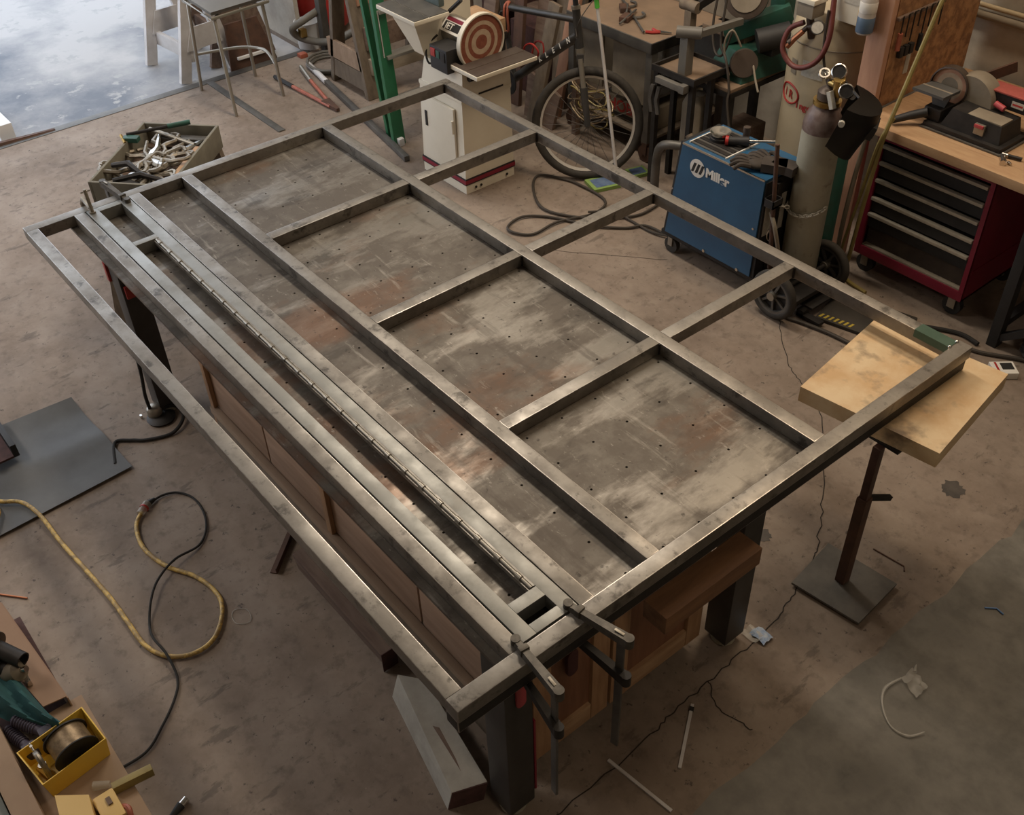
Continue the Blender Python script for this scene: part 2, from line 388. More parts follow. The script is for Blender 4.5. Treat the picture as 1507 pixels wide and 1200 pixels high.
struct('oil_stain', blot((3.042,2.511), .05, 1), ms, floor)
struct('oil_stain', blot((2.70,1.72), .035, 2), ms, floor)

# ------------------------------------------------------------ the welded frame on the table
ZT, Z1 = .84, .89
fr = Thing('tube_framework', 'large welded frame of square steel tube lying across the welding table', 'frame', (1.5, 1.1, ZT))
t = .05
M['edge'] = mat('highlight_edge', (.42,.39,.35,1), (.22,.20,.18,1), 25, .34, .9, bump=.02)  # bright bevel colour paints in the highlight lines along the rails
def rail(name, a, b, m='steel', **k):
    o = fr.part(name, MB().box(a, b, .0028, edge=True), m, **k); o.data.materials.append(M['edge']); return o
for (v0, v1) in ((0, .05), (.205, .252), (.452, .502), (.704, .753), (1.440, 1.491), (2.172, 2.221)):
    rail('long_rail', (t, v0, ZT), (3.0, v1, Z1))
rail('end_rail', (0, 0, ZT), (t, 2.221, Z1))
e = rail('end_rail', (3.0, 0, ZT), (3.05, 2.235, Z1))
rail('lower_rail', (2.995, .0, .792), (3.046, 2.225, ZT-.001), 'dark')
for x in (.735, 1.512, 2.272):
    rail('cross_rail', (x, .753, ZT), (x+t, 1.440, Z1)); rail('cross_rail', (x+.003, 1.491, ZT), (x+.003+t, 2.172, Z1))
fr.part('paint_patch', MB().box((2.86, 2.1715, Z1-.03), (2.999, 2.2215, Z1+.0006)), mat('green_primer', (.03,.075,.045,1), (.05,.10,.065,1), 14, .5), label='green primed end of the outer rail')
for p in ((2.998, 2.175, Z1), (2.998, 2.218, Z1)): fr.part('weld_bead', MB().sphere(p, .007), 'chrome', label='bright tack weld')
for x in (.735, 1.512, 2.272):
    for yy, dx in ((1.438, .052), (.755, .052), (2.17, .055), (1.493, .055)):
        fr.part('weld_seam', MB().tube([(x+dx, yy, ZT+.002), (x+dx, yy, Z1-.003)], .004, 6), 'dark')
for v in (.705, 1.441, 2.17, .453, .25): fr.part('weld_seam', MB().tube([(.052, v, ZT+.002), (.052, v, Z1-.003)], .004, 6), 'dark')

hi = Thing('hinged_insert', 'long narrow flat-bar insert with a piano hinge, clamped inside the left bay of the frame', 'insert', (1.5, .35, ZT))
ZI = Z1+.0015
for a, c in (((.056, .2565, ZT), (2.994, .303, ZI)), ((.056, .403, ZT), (2.994, .4475, ZI))):
    hi.part('side_bar', MB().box(a, c, .0015), 'plate_pale')
for x0, x1 in ((.056, .092), (.428, .462), (2.872, 2.912), (2.960, 2.994)):
    hi.part('cross_bar', MB().box((x0, .303, ZT), (x1, .403, ZI+.0006), .0015), 'plate_pale')
hi.part('hinge_leaf', MB().box((.466, .3965, ZI-.004), (2.868, .403, ZI)), 'steel')
hi.part('hinge_leaf', MB().box((.466, .3805, ZI-.022), (2.868, .3845, ZI-.006)), 'steel')
hi.part('hinge_pin', MB().tube([(.468, .391, ZI-.003), (2.868, .391, ZI-.003)], .0055, 10), 'stoolgrey')
mat_kn = mat('hinge_knuckle_metal', (.36,.33,.28,1), None, 5, .34, .7)
for i in range(26):
    x = .49 + i*.0925
    hi.part('hinge_knuckle', MB().cyl((x, .391, ZI-.003), (x+.022, .391, ZI-.003), .0088, n=10), mat_kn)

# ------------------------------------------------------------ welding table
tb = Thing('welding_table', 'heavy steel welding table with a drilled scuffed plate top under the frame', 'table', (1.5, .8, 0))
U0, U1, VA, VB = -.03, 2.992, .179, 1.482
us = sorted([2.969-.1541*k for k in range(20)]); vs = sorted([1.4075-.15065*k for k in range(8)])
ucut = [U0]+[(a+b)/2 for a, b in zip(us, us[1:])]+[U1]; vcut = [.279]+[(a+b)/2 for a, b in zip(vs, vs[1:])]+[VB]
b = MB(); bm = b.bm; zt, zb = .8385, .8265
for i, u in enumerate(us):
    for j, v in enumerate(vs):
        if i == len(us)-1 and j == 0: continue      # slot cut through the plate
        a0, a1, c0, c1 = ucut[i], ucut[i+1], vcut[j], vcut[j+1]
        out, inn, low = [], [], []
        for k in range(8):
            an = math.pi/4*k+math.pi/8
            cx = [a1, (a0+a1)/2+.02, (a0+a1)/2-.02, a0, a0, (a0+a1)/2-.02, (a0+a1)/2+.02, a1][k]
            cy = [(c0+c1)/2+.02, c1, c1, (c0+c1)/2+.02, (c0+c1)/2-.02, c0, c0, (c0+c1)/2-.02][k]
            out.append(bm.verts.new((cx, cy, zt)))
            inn.append(bm.verts.new((u+.0046*math.cos(an), v+.0046*math.sin(an), zt)))
            low.append(bm.verts.new((u+.0046*math.cos(an), v+.0046*math.sin(an), zb)))
        cor = [bm.verts.new(p) for p in ((a1, c1, zt), (a0, c1, zt), (a0, c0, zt), (a1, c0, zt))]
        for k in range(8):
            n = (k+1) % 8
            bm.faces.new([inn[k], out[k], out[n], inn[n]]); bm.faces.new([inn[n], low[n], low[k], inn[k]])
        for k, q in ((0, 0), (2, 1), (4, 2), (6, 3)): bm.faces.new([out[k], cor[q], out[(k+1) % 8]])
bm.faces.new([bm.verts.new(p) for p in ((U0, VA, zt), (U1, VA, zt), (U1, .279, zt), (U0, .279, zt))])
bmesh.ops.remove_doubles(bm, verts=bm.verts, dist=1e-5)
ring = [(U1, VA), (U1, VB), (U0, VB), (U0, VA)]
for (xa, ya), (xb, yb) in zip(ring, ring[1:]+ring[:1]):
    bm.faces.new([bm.verts.new(p) for p in ((xa, ya, zt), (xa, ya, zb), (xb, yb, zb), (xb, yb, zt))])
tb.part('plate_top', b, 'plate')
tb.part('under_plate', MB().box((U0+.02, VA+.09, .80), (U1-.001, VB-.001, .818)), 'dark')
for a, c in (((U0+.03, VA+.12, .715), (U1-.02, VA+.165, .80)), ((U0+.03, VB-.08, .715), (U1-.02, VB-.03, .80)),
             ((U0+.16, VA+.06, .715), (U0+.21, VB-.08, .80)), ((U1-.07, VA+.06, .715), (U1-.02, VB-.08, .80))):
    tb.part('apron', MB().box(a, c, .003), 'dark')
legm = mat('dark_leg_steel', (.065,.06,.054,1), (.045,.041,.037,1), 8, .5, .3, bump=.04)
for (x0, y0) in ((2.884, .192), (2.880, 1.182), (.335, .20), (.335, 1.182)):
    l = tb.part('leg', MB().box((x0, y0, .035), (x0+.10, y0+.10, .80), .006), legm)
    tb.part('foot', MB().cyl((x0+.05, y0+.05, .004), (x0+.05, y0+.05, .024), .045, n=16).cyl((x0+.05, y0+.05, .024), (x0+.05, y0+.05, .036), .014), 'tube_grey', l)
def capsule(n, x, y, z, w, h, d=.006):
    P = [(w/2*math.cos(a), h/2-w/2+w/2*math.sin(a)) for a in [math.pi*i/8 for i in range(9)]] + [(w/2*math.cos(a), -h/2+w/2+w/2*math.sin(a)) for a in [math.pi+math.pi*i/8 for i in range(9)]]
    return MB().prism(P, (x, y, z), (0, 1, 0), (0, 0, 1), (d, 0, 0))
tb.part('bracket', capsule('', 2.985, .247, .665, .034, .13), 'pinkred', label='pinkish red rounded bracket on the near leg')
tb.part('bracket', MB().box((2.945, .293, .09), (2.985, .301, .47), .002), 'maroon', label='dark red strip on the near leg')
tb.part('bracket', MB().box((.31, .19, .70), (.335, .30, .79), .002), 'red', label='red bracket at the far leg'); tb.part('bracket', MB().box((.436, .21, .66), (.45, .29, .72), .002), 'red', label='red bracket at the far leg')

# wooden cabinet below
cb = Thing('wooden_cabinet', 'low pine cabinet with framed doors standing under the welding table', 'cabinet', (1.9, .72, 0))
cb.part('carcass', MB().box((.84, .345, .06), (2.885, 1.12, .61)), 'pine_x')
for a, c in zip((.84, 1.32, 1.79, 2.36), (1.315, 1.785, 2.355, 2.90)):
    cb.part('side_panel', MB().box((a+.004, .325, .275), (c-.004, .344, .63), .002), 'pine_x')
for a in (.83, 1.775):
    cb.part('post', MB().box((a, .306, .05), (a+.035, .3245, .63), .003), 'pine')
cb.part('ledge', MB().box((.84, .296, .24), (2.86, .3245, .275), .003), 'shelfwood', label='pale wooden ledge along the long side')
cb.part('ledge', MB().box((.86, .304, .06), (2.86, .3245, .239), .003), 'oldwood')
cb.part('skid', MB().box((.86, .36, .0), (.95, 1.1, .06)), 'dark'); cb.part('skid', MB().box((2.75, .36, .0), (2.84, 1.1, .06)), 'dark')
for k, (y0, y1) in enumerate(((.352, .668), (.682, 1.115))):
    d = cb.part('door', MB().box((2.887, y0+.07, .17), (2.897, y1-.07, .58)), mat('reddish_pine', (.25,.115,.062,1), (.19,.085,.045,1), 6, .6, bump=.05, stretch=(6,6,.8)), label='reddish pine door panel')
    for a, c in (((2.887, y0, .09), (2.912, y0+.072, .62)), ((2.887, y1-.072, .09), (2.912, y1, .62))):
        cb.part('door_stile', MB().box(a, c, .003), 'pine', d)
    for z0, z1 in ((.09, .175), (.545, .62)):
        cb.part('door_rail', MB().box((2.887, y0+.073, z0), (2.911, y1-.073, z1), .003), 'pine_h', d)
cb.part('drawer_pull', capsule('', 2.912, .50, .50, .042, .12, .012), mat('dark_maroon_pull', (.07,.02,.022,1), None, rough=.5), label='dark maroon rounded pull')
single('wooden_beam', MB().box((2.992, .715, .615), (3.085, 1.135, .69), .004), 'beam', 'rough reddish wooden beam with saw cuts under the near table end', 'beam')

# ------------------------------------------------------------ clamps
def flat_clamp(loc, rot, label):
    """local: +x = from the bar out to the jaw tips, z = up, bar at the origin"""
    c = Thing('bar_clamp', label, 'clamp', loc, rot=rot, group='bar clamps holding the frame to the table')
    c.part('fixed_jaw', MB().hull8([(-.035, -.014, .045), (.165, -.011, .0405), (.165, .011, .0405), (-.035, .014, .045)], [(-.035, -.013, .075), (.165, -.008, .057), (.165, .008, .057), (-.035, .013, .075)]).cyl((-.035, 0, .043), (-.035, 0, .076), .0145, n=14).cyl((.165, 0, .039), (.165, 0, .060), .0135, n=14), 'jaw', local=True)
    c.part('jaw_groove', MB().box((-.02, -.004, .0745), (.01, .004, .0765), .001), 'clampsteel', local=True, label='bright worn nose of the jaw')
    c.part('jaw_pad', MB().box((.118, -.014, .0405), (.135, .014, .066), .002), 'jaw', local=True)
    c.part('bar', MB().box((-.021, -.009, -.46), (.003, -.001, .05), .001), 'grey_steel', local=True)
    c.part('sliding_jaw', MB().hull8([(-.035, -.014, -.125), (.13, -.010, -.085), (.13, .010, -.085), (-.035, .014, -.125)], [(-.035, -.013, -.09), (.13, -.008, -.062), (.13, .008, -.062), (-.035, .013, -.09)]).cyl((-.035, 0, -.126), (-.035, 0, -.088), .0145, n=14), 'dark', local=True)
    c.part('spindle', MB().cyl((.118, 0, -.075), (.118, 0, -.052), .007, n=10), 'chrome', local=True)
    return c
ca = flat_clamp((3.145, .452, Z1-.04), (0, 0, R(190)), 'bar clamp on the near frame end, right of the small opening of the insert')
dup(ca, (3.145, .222, Z1-.04), (0, 0, R(173)), 'bar clamp on the near frame end left of the opening, closest to the corner')
dup(ca, (-.065, .408, Z1-.04), (0, 0, R(7)), 'bar clamp on the far frame end, in front of the bin of clamps')
c = Thing('c_clamp', 'small C-clamp with an upright screw on the far frame end near the left corner', 'clamp', (.08, .275, .80))
c.part('body', MB().tube([(.08, .275, .80), (.02, .275, .79), (-.03, .275, .82), (-.03, .275, .89), (.0, .275, .925), (.08, .275, .915)], .011, 8), 'clampsteel')
c.part('screw', MB().cyl((.085, .275, .893), (.094, .27, 1.01), .0075, n=10).cyl((.085, .275, .8925), (.085, .275, .899), .014), 'clampsteel')
c.part('screw_handle', MB().cyl((.094, .25, .999), (.094, .29, .999), .004, n=8), 'chrome')

# ------------------------------------------------------------ bin of clamps on a cart
ang = math.atan2(.255, .28)
ct = Thing('clamp_bin', 'grey wooden bin on legs heaped with locking clamps at the far frame end', 'bin', (-.44, .78, 0), rz=ang)
# local x = short side, local -y = long side towards the frame
hx, hy, zr, zb = .19, .30, .80, .68
def wall4(nm, a, c): ct.part(nm, MB().box(a, c, .004), mat_bin, local=True)
mat_bin = mat('grey_green_bin_wood', (.20,.185,.14,1), (.14,.125,.095,1), 8, .7, bump=.08)
ct.part('floor_board', MB().box((-hx, -hy, zb), (hx, hy, zb+.015)), 'timber', local=True)
wall4('side_board', (-hx-.014, -hy-.014, zb), (-hx, hy+.014, zr)); wall4('side_board', (hx, -hy-.014, zb), (hx+.014, hy+.014, zr))
wall4('end_board', (-hx, -hy-.014, zb), (hx, -hy, zr)); wall4('end_board', (-hx, hy, zb), (hx, hy+.014, zr))
for sx in (-1, 1):
    for sy in (-1, 1):
        ct.part('leg', MB().bar((sx*(hx-.02), sy*(hy-.02), zb), (sx*(hx+.05), sy*(hy+.04), .0), .04, .06), 'oldwood', local=True)
ct.part('shelf', MB().box((-hx-.02, -hy-.02, .25), (hx+.02, hy+.02, .27)), 'oldwood', local=True)
ct.part('lip', MB().box((hx-.04, -.16, zb+.06), (hx-.002, .12, zr-.02), .003), 'pine_h', local=True, label='pale wooden strip inside the bin')
inv = ct.o.matrix_basis if False else Matrix.Translation((-.44, .78, 0)) @ Matrix.Rotation(ang, 4, 'Z')
def lw(p): return inv @ V(p)
def locking_clamp(loc, rot, label, sc=1.0):
    k = Thing('locking_clamp', label, 'clamp', loc, rot=rot, group='locking clamps in the bin')
    k.part('c_frame', MB().tube([(.0, .0, 0), (.03, .012, 0), (.055, .045, 0), (.115, .045, 0), (.125, .03, 0), (.122, .004, 0)], [.010, .010, .009, .009, .009, .008], 6), 'clampsteel', local=True)
    k.part('lower_jaw', MB().tube([(.0, -.008, 0), (.03, -.02, 0), (.06, -.045, 0), (.115, -.043, 0), (.124, -.025, 0), (.121, -.008, 0)], [.009, .009, .008, .008, .008, .007], 6), 'clampsteel', local=True)
    k.part('handle', MB().tube([(.0, 0, 0), (-.05, .012, 0), (-.13, .008, 0)], [.011, .011, .008], 6), 'chrome', local=True)
    k.part('handle', MB().tube([(.01, -.016, 0), (-.03, -.035, 0), (-.12, -.038, 0)], [.008, .008, .006], 6), 'clampsteel', local=True)
    k.o.scale = (1.25, 1.25, 1.25)
    k.part('screw', MB().cyl((-.13, .008, 0), (-.155, .007, 0), .006, n=8), 'chrome', local=True)
    return k
spots = [(.02, -.05, .76, 40), (-.06, .02, .765, 140), (.07, .06, .77, 250), (-.03, .10, .775, 95), (.04, -.12, .755, 310), (-.09, -.08, .75, 200),
         (.03, -.03, .775, 10), (-.08, -.19, .735, 170), (.02, -.22, .735, 20), (.04, -.16, .75, 120), (-.02, .0, .785, 285), (.0, -.15, .77, 70)]
wh = ['topmost locking clamp in the middle of the bin heap', 'locking clamp with bright handles pointing to the far rim of the bin', 'locking clamp leaning by the pale strip inside the bin']
LC = ['worn locking clamp in the middle of the heap in the grey bin', 'locking clamp left of the heap middle, its handles towards the driveway', 'locking clamp at the far end of the heap near the steel pipe',
      'locking clamp at the far left of the heap beside the green bar head', 'locking clamp right of the heap middle, low in the bin', 'locking clamp against the driveway side of the bin',
      'locking clamp against the pale wooden strip in the bin', 'locking clamp at the near left corner of the bin', 'locking clamp lowest in the near end of the bin',
      'locking clamp at the near right side of the bin by the frame', 'topmost locking clamp lying across the others in the bin', 'locking clamp between the heap middle and the dark bent clamps']
k0 = None
for i, (x, yy, z, a) in enumerate(spots):
    p = lw((x, yy, z)); rot = (R(random.uniform(-16, 16)), R(random.uniform(-14, 10)), R(a)+ang)
    lab = LC[i]
    if k0 is None: k0 = locking_clamp(p, rot, lab)
    else: dup(k0, p, rot, lab)
def tb2(nm, a, b_, r, m, label, cat, n=10):
    return single(nm, MB().cyl(lw(a), lw(b_), r, n=n), m, label, cat)
tb2('steel_pipe', (-.15, .27, .785), (.13, .16, .765), .011, 'stoolgrey', 'bright steel pipe lying across the far end of the bin', 'pipe')
single('steel_angle', MB().box((-.1, .225, .72), (.17, .27, .76), .002, inv), 'grey_steel', 'grey steel channel at the far end of the bin', 'channel')
g = Thing('clamp_bar', 'green-handled bar lying diagonally over the far rim of the bin', 'clamp', lw((-.1, .18, .81)))
g.part('bar', MB().cyl(lw((-.21, .14, .815)), lw((.07, .285, .825)), .009, n=8), 'dark')
g.part('grip', MB().cyl(lw((-.03, .233, .822)), lw((.07, .285, .826)), .013, n=10), 'machgreen')
g.part('head', MB().box((-.22, .10, .79), (-.14, .14, .815), .004, inv), 'machgreen')
g.part('screw', MB().cyl(lw((-.235, .13, .815)), lw((-.195, .08, .80)), .008, n=8), 'brass')
for i, (x0, y0, x1, y1, z) in enumerate(((-.17, -.13, .0, -.18, .79), (-.12, -.24, .12, -.2, .77), (-.16, -.27, .1, -.27, .75))):
    single('bent_clamp', MB().tube([lw((x0, y0, z)), lw(((x0+x1)/2, (y0+y1)/2+.03, z+.012)), lw((x1, y1, z-.01))], [.012, .016, .010], 7), 'dark',
           ['dark bent clamp arm nearest the middle of the bin', 'dark clamp arm at the near end of the bin', 'dark clamp arm tucked against the near end board of the bin'][i], 'clamp')

# ------------------------------------------------------------ bar stool at the door
st = Thing('bar_stool', 'metal bar stool with grey seat standing at the open door', 'stool', (-2.46, 2.17, 0))
feet = [(-2.737, 1.976), (-2.182, 1.961), (-2.250, 2.369), (-2.693, 2.388)]
tops = [(-2.65, 1.985, .655), (-2.24, 1.975, .655), (-2.28, 2.35, .655), (-2.65, 2.36, .655)]
for f, q in zip(feet, tops):
    l = st.part('leg', MB().tube([(f[0], f[1], .0), (q[0], q[1], .64), ((q[0]-2.46)/2, (q[1]+2.17)/2, .662)], .0125, 10), 'stoolgrey')
fr_ = lambda i, t_: V((feet[i][0], feet[i][1], 0)).lerp(V(tops[i]), t_)
a0, a1 = fr_(0, .42), fr_(2, .34)
st.part('foot_ring', MB().tube([a0, (-2.60, 2.25, .28), (-2.50, 2.36, .275), (-2.40, 2.38, .27), a1], .011, 8, smooth=5), 'stoolgrey')
st.part('seat_frame', MB().tube([(-2.66, 1.96, .662), (-2.22, 1.95, .662), (-2.25, 2.38, .662), (-2.66, 2.39, .662)], .011, 8, True), 'stoolgrey')
st.part('seat', MB().hull8([(-2.63, 1.975, .672), (-2.25, 1.965, .672), (-2.27, 2.36, .672), (-2.63, 2.37, .672)], [(-2.65, 1.97, .70), (-2.23, 1.955, .70), (-2.25, 2.375, .70), (-2.65, 2.38, .70)]), 'seatgrey')
for q in ((-2.66, 2.385), (-2.66, 1.965)):
    st.part('back_post', MB().tube([(q[0], q[1], .66), (q[0]-.06, q[1], 1.15)], .012, 10), 'stoolgrey')
st.part('back_rest', MB().box((-2.75, 1.96, .98), (-2.71, 2.39, 1.16), .012), 'seatgrey')

# ------------------------------------------------------------ wooden trestles and pallets outside the door
def trestle(name, label, x, y, w, h, m, rz, group=None):
    tr = Thing(name, label, 'sawhorse', (x, y, 0 if x > X0 else -.03), rz=rz, group=group)
    for s in (-1, 1):
        for e in (0, 1):
            tr.part('leg', MB().bar((s*w/2, e*.5, 0), (s*.06, e*.5, h), .035, .085, (1, 0, 0)), m, local=True)
    for e in (0, 1):
        tr.part('gusset', MB().hull8([(-w*.36, e*.5-.032, h*.36), (w*.36, e*.5-.032, h*.36), (w*.36, e*.5-.020, h*.36), (-w*.36, e*.5-.020, h*.36)], [(-w*.22, e*.5-.032, h*.62), (w*.22, e*.5-.032, h*.62), (w*.22, e*.5-.02, h*.62), (-w*.22, e*.5-.02, h*.62)]), m, local=True)
    tr.part('top_beam', MB().box((-.045, -.08, h-.06), (.045, .58, h+.03), .004), m, local=True)
    tr.part('brace', MB().box((-w*.3, -.02, h*.22), (-w*.22, .52, h*.38), .003), m, local=True)
    return tr
M['whitewood'] = mat('white_painted_wood', (.62,.60,.59,1), (.50,.47,.45,1), 8, .7, bump=.05)
trestle('sawhorse', 'white painted sawhorse outside the door behind the stool', -3.02, 2.18, .42, .62, 'whitewood', R(95))
trestle('sawhorse', 'brown plywood sawhorse outside the door behind the white one', -3.10, 2.50, .46, .66, 'timber', R(88))
po = Thing('plywood_offcut', 'rusty brown board with a white batten standing against the sawhorses outside the door', 'board', (-2.92, 2.5, -.035))
po.part('board', MB().hull8([(-2.905, 2.30, -.034), (-2.905, 2.70, -.034), (-2.92, 2.70, -.034), (-2.92, 2.30, -.034)], [(-2.945, 2.34, .32), (-2.945, 2.60, .32), (-2.96, 2.60, .32), (-2.96, 2.34, .32)]), 'rust')
po.part('batten', MB().box((-2.915, 2.37, .06), (-2.895, 2.60, .08), .002), 'whitep', label='short white batten')
single('rusty_threshold_bar', MB().hull8([(-2.93, .30, .0), (-2.85, .30, .0), (-2.82, .93, .0), (-2.86, .93, .0)], [(-2.92, .30, .02), (-2.86, .30, .03), (-2.83, .93, .012), (-2.85, .93, .012)]), 'rust', 'rusty bar lying along the door threshold at the left edge', 'bar')
single('door_post', MB().box((-3.5, .60, -.03), (-2.95, .70, .09), .006), 'whitep', 'white post end lying outside the door at the left edge', 'post')
single('flat_bar', MB().box((-2.82, 2.055, .0), (-1.76, 2.105, .008), .002), 'grey_steel', 'flat grey steel bar on the floor under the stool', 'bar')

# corner by the door jamb
single('steel_post', MB().box((-2.765, 3.0, 0), (-2.70, 3.06, ZC), .004), 'grey_steel', 'tall dark steel post beside the red vacuum at the door corner', 'post')
vc = Thing('shop_vacuum', 'red shop vacuum with a thick grey hose by the door corner', 'vacuum', (-3.12, 3.25, 0))
vc.part('tank', MB().lathe([(.0, .06), (.20, .06), (.21, .10), (.21, .34), (.19, .38)], (-3.12, 3.25, 0)), 'red')
vc.part('lid', MB().lathe([(.2, .38), (.205, .42), (.16, .50), (.05, .53), (0, .53)], (-3.12, 3.25, 0)), 'black')
vc.part('hose', MB().tube([(-2.93, 3.16, .30), (-2.80, 3.06, .30), (-2.76, 2.90, .27), (-2.83, 2.82, .20), (-2.84, 2.87, .12), (-2.72, 2.97, .09), (-2.55, 3.05, .14), (-2.40, 3.18, .25)], .028, 10, smooth=6), 'frost')
vc.part('hose_fitting', MB().box((-2.83, 2.86, .13), (-2.78, 2.91, .19), .006), 'brass')
for a in (0, 2.1, 4.2): vc.part('caster', MB().sphere((-3.12+.18*math.cos(a), 3.25+.18*math.sin(a), .035), .035), 'black')
single('white_bucket', MB().lathe([(0, 0), (.085, 0), (.10, .20), (.095, .20), (.08, .01), (0, .01)], (-2.90, 2.98, 0)), 'whitep', 'white bucket on the floor beside the steel post', 'bucket')
single('orange_plug_end', MB().box((-2.79, 2.80, 0), (-2.73, 2.86, .03), .005), 'orange', 'small orange-red block on the floor at the door corner', 'block')

# ------------------------------------------------------------ floor things near the sawhorse
bc = Thing('bolt_cutter', 'bolt cutter with orange-red handles lying open on the floor', 'bolt cutter', (-1.83, 2.5, 0))
bc.part('handle', MB().tube([(-1.83, 2.505, .02), (-2.30, 2.478, .02)], .013, 8), 'orange')
bc.part('handle_grip', MB().tube([(-2.30, 2.478, .02), (-2.54, 2.468, .02)], .016, 8), 'black')
bc.part('handle', MB().tube([(-1.90, 2.535, .02), (-2.30, 2.628, .02)], .013, 8), 'orange')
bc.part('handle_grip', MB().tube([(-2.30, 2.628, .02), (-2.56, 2.70, .02)], .016, 8), 'stoolgrey')
bc.part('jaw', MB().hull8([(-1.93, 2.49, .008), (-1.75, 2.505, .008), (-1.75, 2.53, .008), (-1.93, 2.56, .008)], [(-1.93, 2.49, .034), (-1.75, 2.505, .03), (-1.75, 2.53, .03), (-1.93, 2.56, .034)]), 'rust')
cd = Thing('conduit_tube', 'long dark steel tube with a pale sleeved end on the floor by the bolt cutter', 'tube', (-1.6, 2.6, 0))
cd.part('tube', MB().bar((-2.20, 2.70, .021), (-.84, 2.462, .021), .036, .036, bev=.003), 'grey_steel')
cd.part('sleeve', MB().cyl((-2.56, 2.765, .022), (-2.19, 2.698, .022), .022, n=12), 'whitewood')
b = MB()
P = []
for i in range(44):
    a = 2*math.pi*i/13; rr = .15+.012*(i//13); P.append((-2.45+rr*1.15*math.cos(a), 2.90+rr*math.sin(a), .012+.016*(i//13)))
b.tube(P, .010, 6)
single('hose_coil', b, 'frost', 'grey air hose coiled on the floor at the sawhorse foot', 'hose')

# sawhorse with gussets, seen from its end
mat_gus = mat('tan_gusset', (.36,.255,.175,1), (.26,.175,.115,1), 6, .75, bump=.1, stretch=(4,4,1.5))
sh = Thing('sawhorse', 'weathered brown sawhorse with gusset boards beside the green ladder', 'sawhorse', (-2.0, 2.95, 0))
for yy in (2.80, 3.45):
    for s, x0, x1 in ((-1, -2.23, -2.06), (1, -1.77, -1.92)):
        sh.part('leg', MB().bar((x0, yy+.02, 0), (x1, yy+.02, .84), .04, .10, (0, 1, 0), .003), 'oldwood')
    sh.part('gusset', MB().hull8([(-2.20, yy-.025, .055), (-1.80, yy-.025, .055), (-1.80, yy-.001, .055), (-2.20, yy-.001, .055)], [(-2.18, yy-.025, .185), (-1.83, yy-.025, .185), (-1.83, yy-.001, .185), (-2.18, yy-.001, .185)]), 'oldwood')
    sh.part('gusset', MB().hull8([(-2.235, yy-.030, .195), (-1.80, yy-.030, .195), (-1.80, yy-.006, .195), (-2.235, yy-.006, .195)], [(-2.235, yy-.030, .325), (-1.83, yy-.030, .325), (-1.83, yy-.006, .325), (-2.235, yy-.006, .325)]), mat_gus)
sh.part('top_beam', MB().box((-2.05, 2.72, .80), (-1.93, 3.6, .89), .004), 'oldwood')
sh.part('brace', MB().box((-1.80, 2.83, .165), (-1.755, 3.75, .275), .003), mat('pale_plank', (.36,.30,.23,1), (.28,.23,.17,1), 6, .75, bump=.08, stretch=(5,.8,5)), label='pale lower brace board')
sh.part('brace', MB().box((-1.82, 2.83, .335), (-1.785, 3.75, .49), .003), 'timber', label='dark upper brace board')
sh.part('brace', MB().box((-1.89, 2.83, .62), (-1.85, 3.75, .70), .003), 'stud', label='pale high brace board')
single('upright_board', MB().bar((-2.12, 2.96, 0), (-2.07, 2.99, .95), .03, .09, (0, 1, 0), .002), 'pine_x', 'brown board standing upright inside the sawhorse', 'board')
# ladder
ld = Thing('step_ladder', 'green fibreglass step ladder standing folded beside the sander', 'ladder', (-1.15, 2.7, 0))
top = V((-.155, .12, 1.35))
for yy in (2.56, 2.98):
    p0 = V((-1.075, yy, .0)); p1 = p0 + V((-.23, .06, 1.35))
    ld.part('front_rail', MB().bar(p0, p1, .035, .085, (0, 1, 0), .004), 'green')
    q0 = V((-1.20, yy+.02, .0)); q1 = q0 + V((-.30, .04, 1.35))
    ld.part('rear_rail', MB().bar(q0, q1, .03, .045, (0, 1, 0), .004), 'green')
    ld.part('shoe', MB().box((-1.115, yy-.02, 0), (-1.035, yy+.02, .05), .004), 'whitep')
for k in range(1, 5):
    z = .27*k; x = -1.075-.23*z/1.35
    ld.part('step', MB().box((x-.04, 2.58, z), (x+.04, 2.98, z+.02), .003), 'stoolgrey')
d = (V((-1.305, 2.62, 1.35))-V((-1.075, 2.56, 0))).normalized(); o_ = V((-1.075, 2.56, 0)) + d*.56 + V((.0, -.0195, 0))
sx = V((1, 0, 0)) - d*d.x; sx.normalize(); nn = sx.cross(d)
lb = ld.part('label_plate', MB().prism([(-.03, 0), (.03, 0), (.03, .28), (-.03, .28)], o_, sx, d, nn*.002), 'label', label='paper label with a brown print')
b = MB()
b.prism([(-.022, .02), (.022, .02), (.022, .26), (-.022, .26)], o_+nn*.0022, sx, d, nn*.001)
ld.part('print', b, 'timber', lb)

# ------------------------------------------------------------ disc and belt sander on its cabinet
sd = Thing('disc_sander', 'cream combination belt and disc sander on a white steel cabinet', 'sander', (-.47, 2.67, 0))
sd.part('cabinet', MB().hull8([(-.69, 2.49, .0), (-.255, 2.49, .0), (-.255, 2.86, .0), (-.69, 2.86, .0)], [(-.675, 2.50, .575), (-.262, 2.50, .575), (-.262, 2.855, .575), (-.675, 2.855, .575)]), 'cream')
bnd = sd.part('stripe_band', MB().box((-.694, 2.486, .058), (-.251, 2.864, .098)), 'black', label='black and maroon stripe round the foot')
sd.part('stripe', MB().box((-.6955, 2.4845, .066), (-.2495, 2.8655, .090)), 'maroon', bnd)
dr = sd.part('door', MB().box((-.645, 2.478, .125), (-.325, 2.494, .52), .006), 'cream')
sd.part('latch', MB().box((-.612, 2.474, .33), (-.59, 2.480, .425), .002), 'dark', dr)
sd.part('hinge', MB().cyl((-.333, 2.474, .37), (-.333, 2.474, .45), .008, n=8), 'cream', dr)
for yy in (2.56, 2.60, 2.80): sd.part('bolt', MB().cyl((-.252, yy, .028), (-.248, yy, .028), .008, n=8), 'dark')
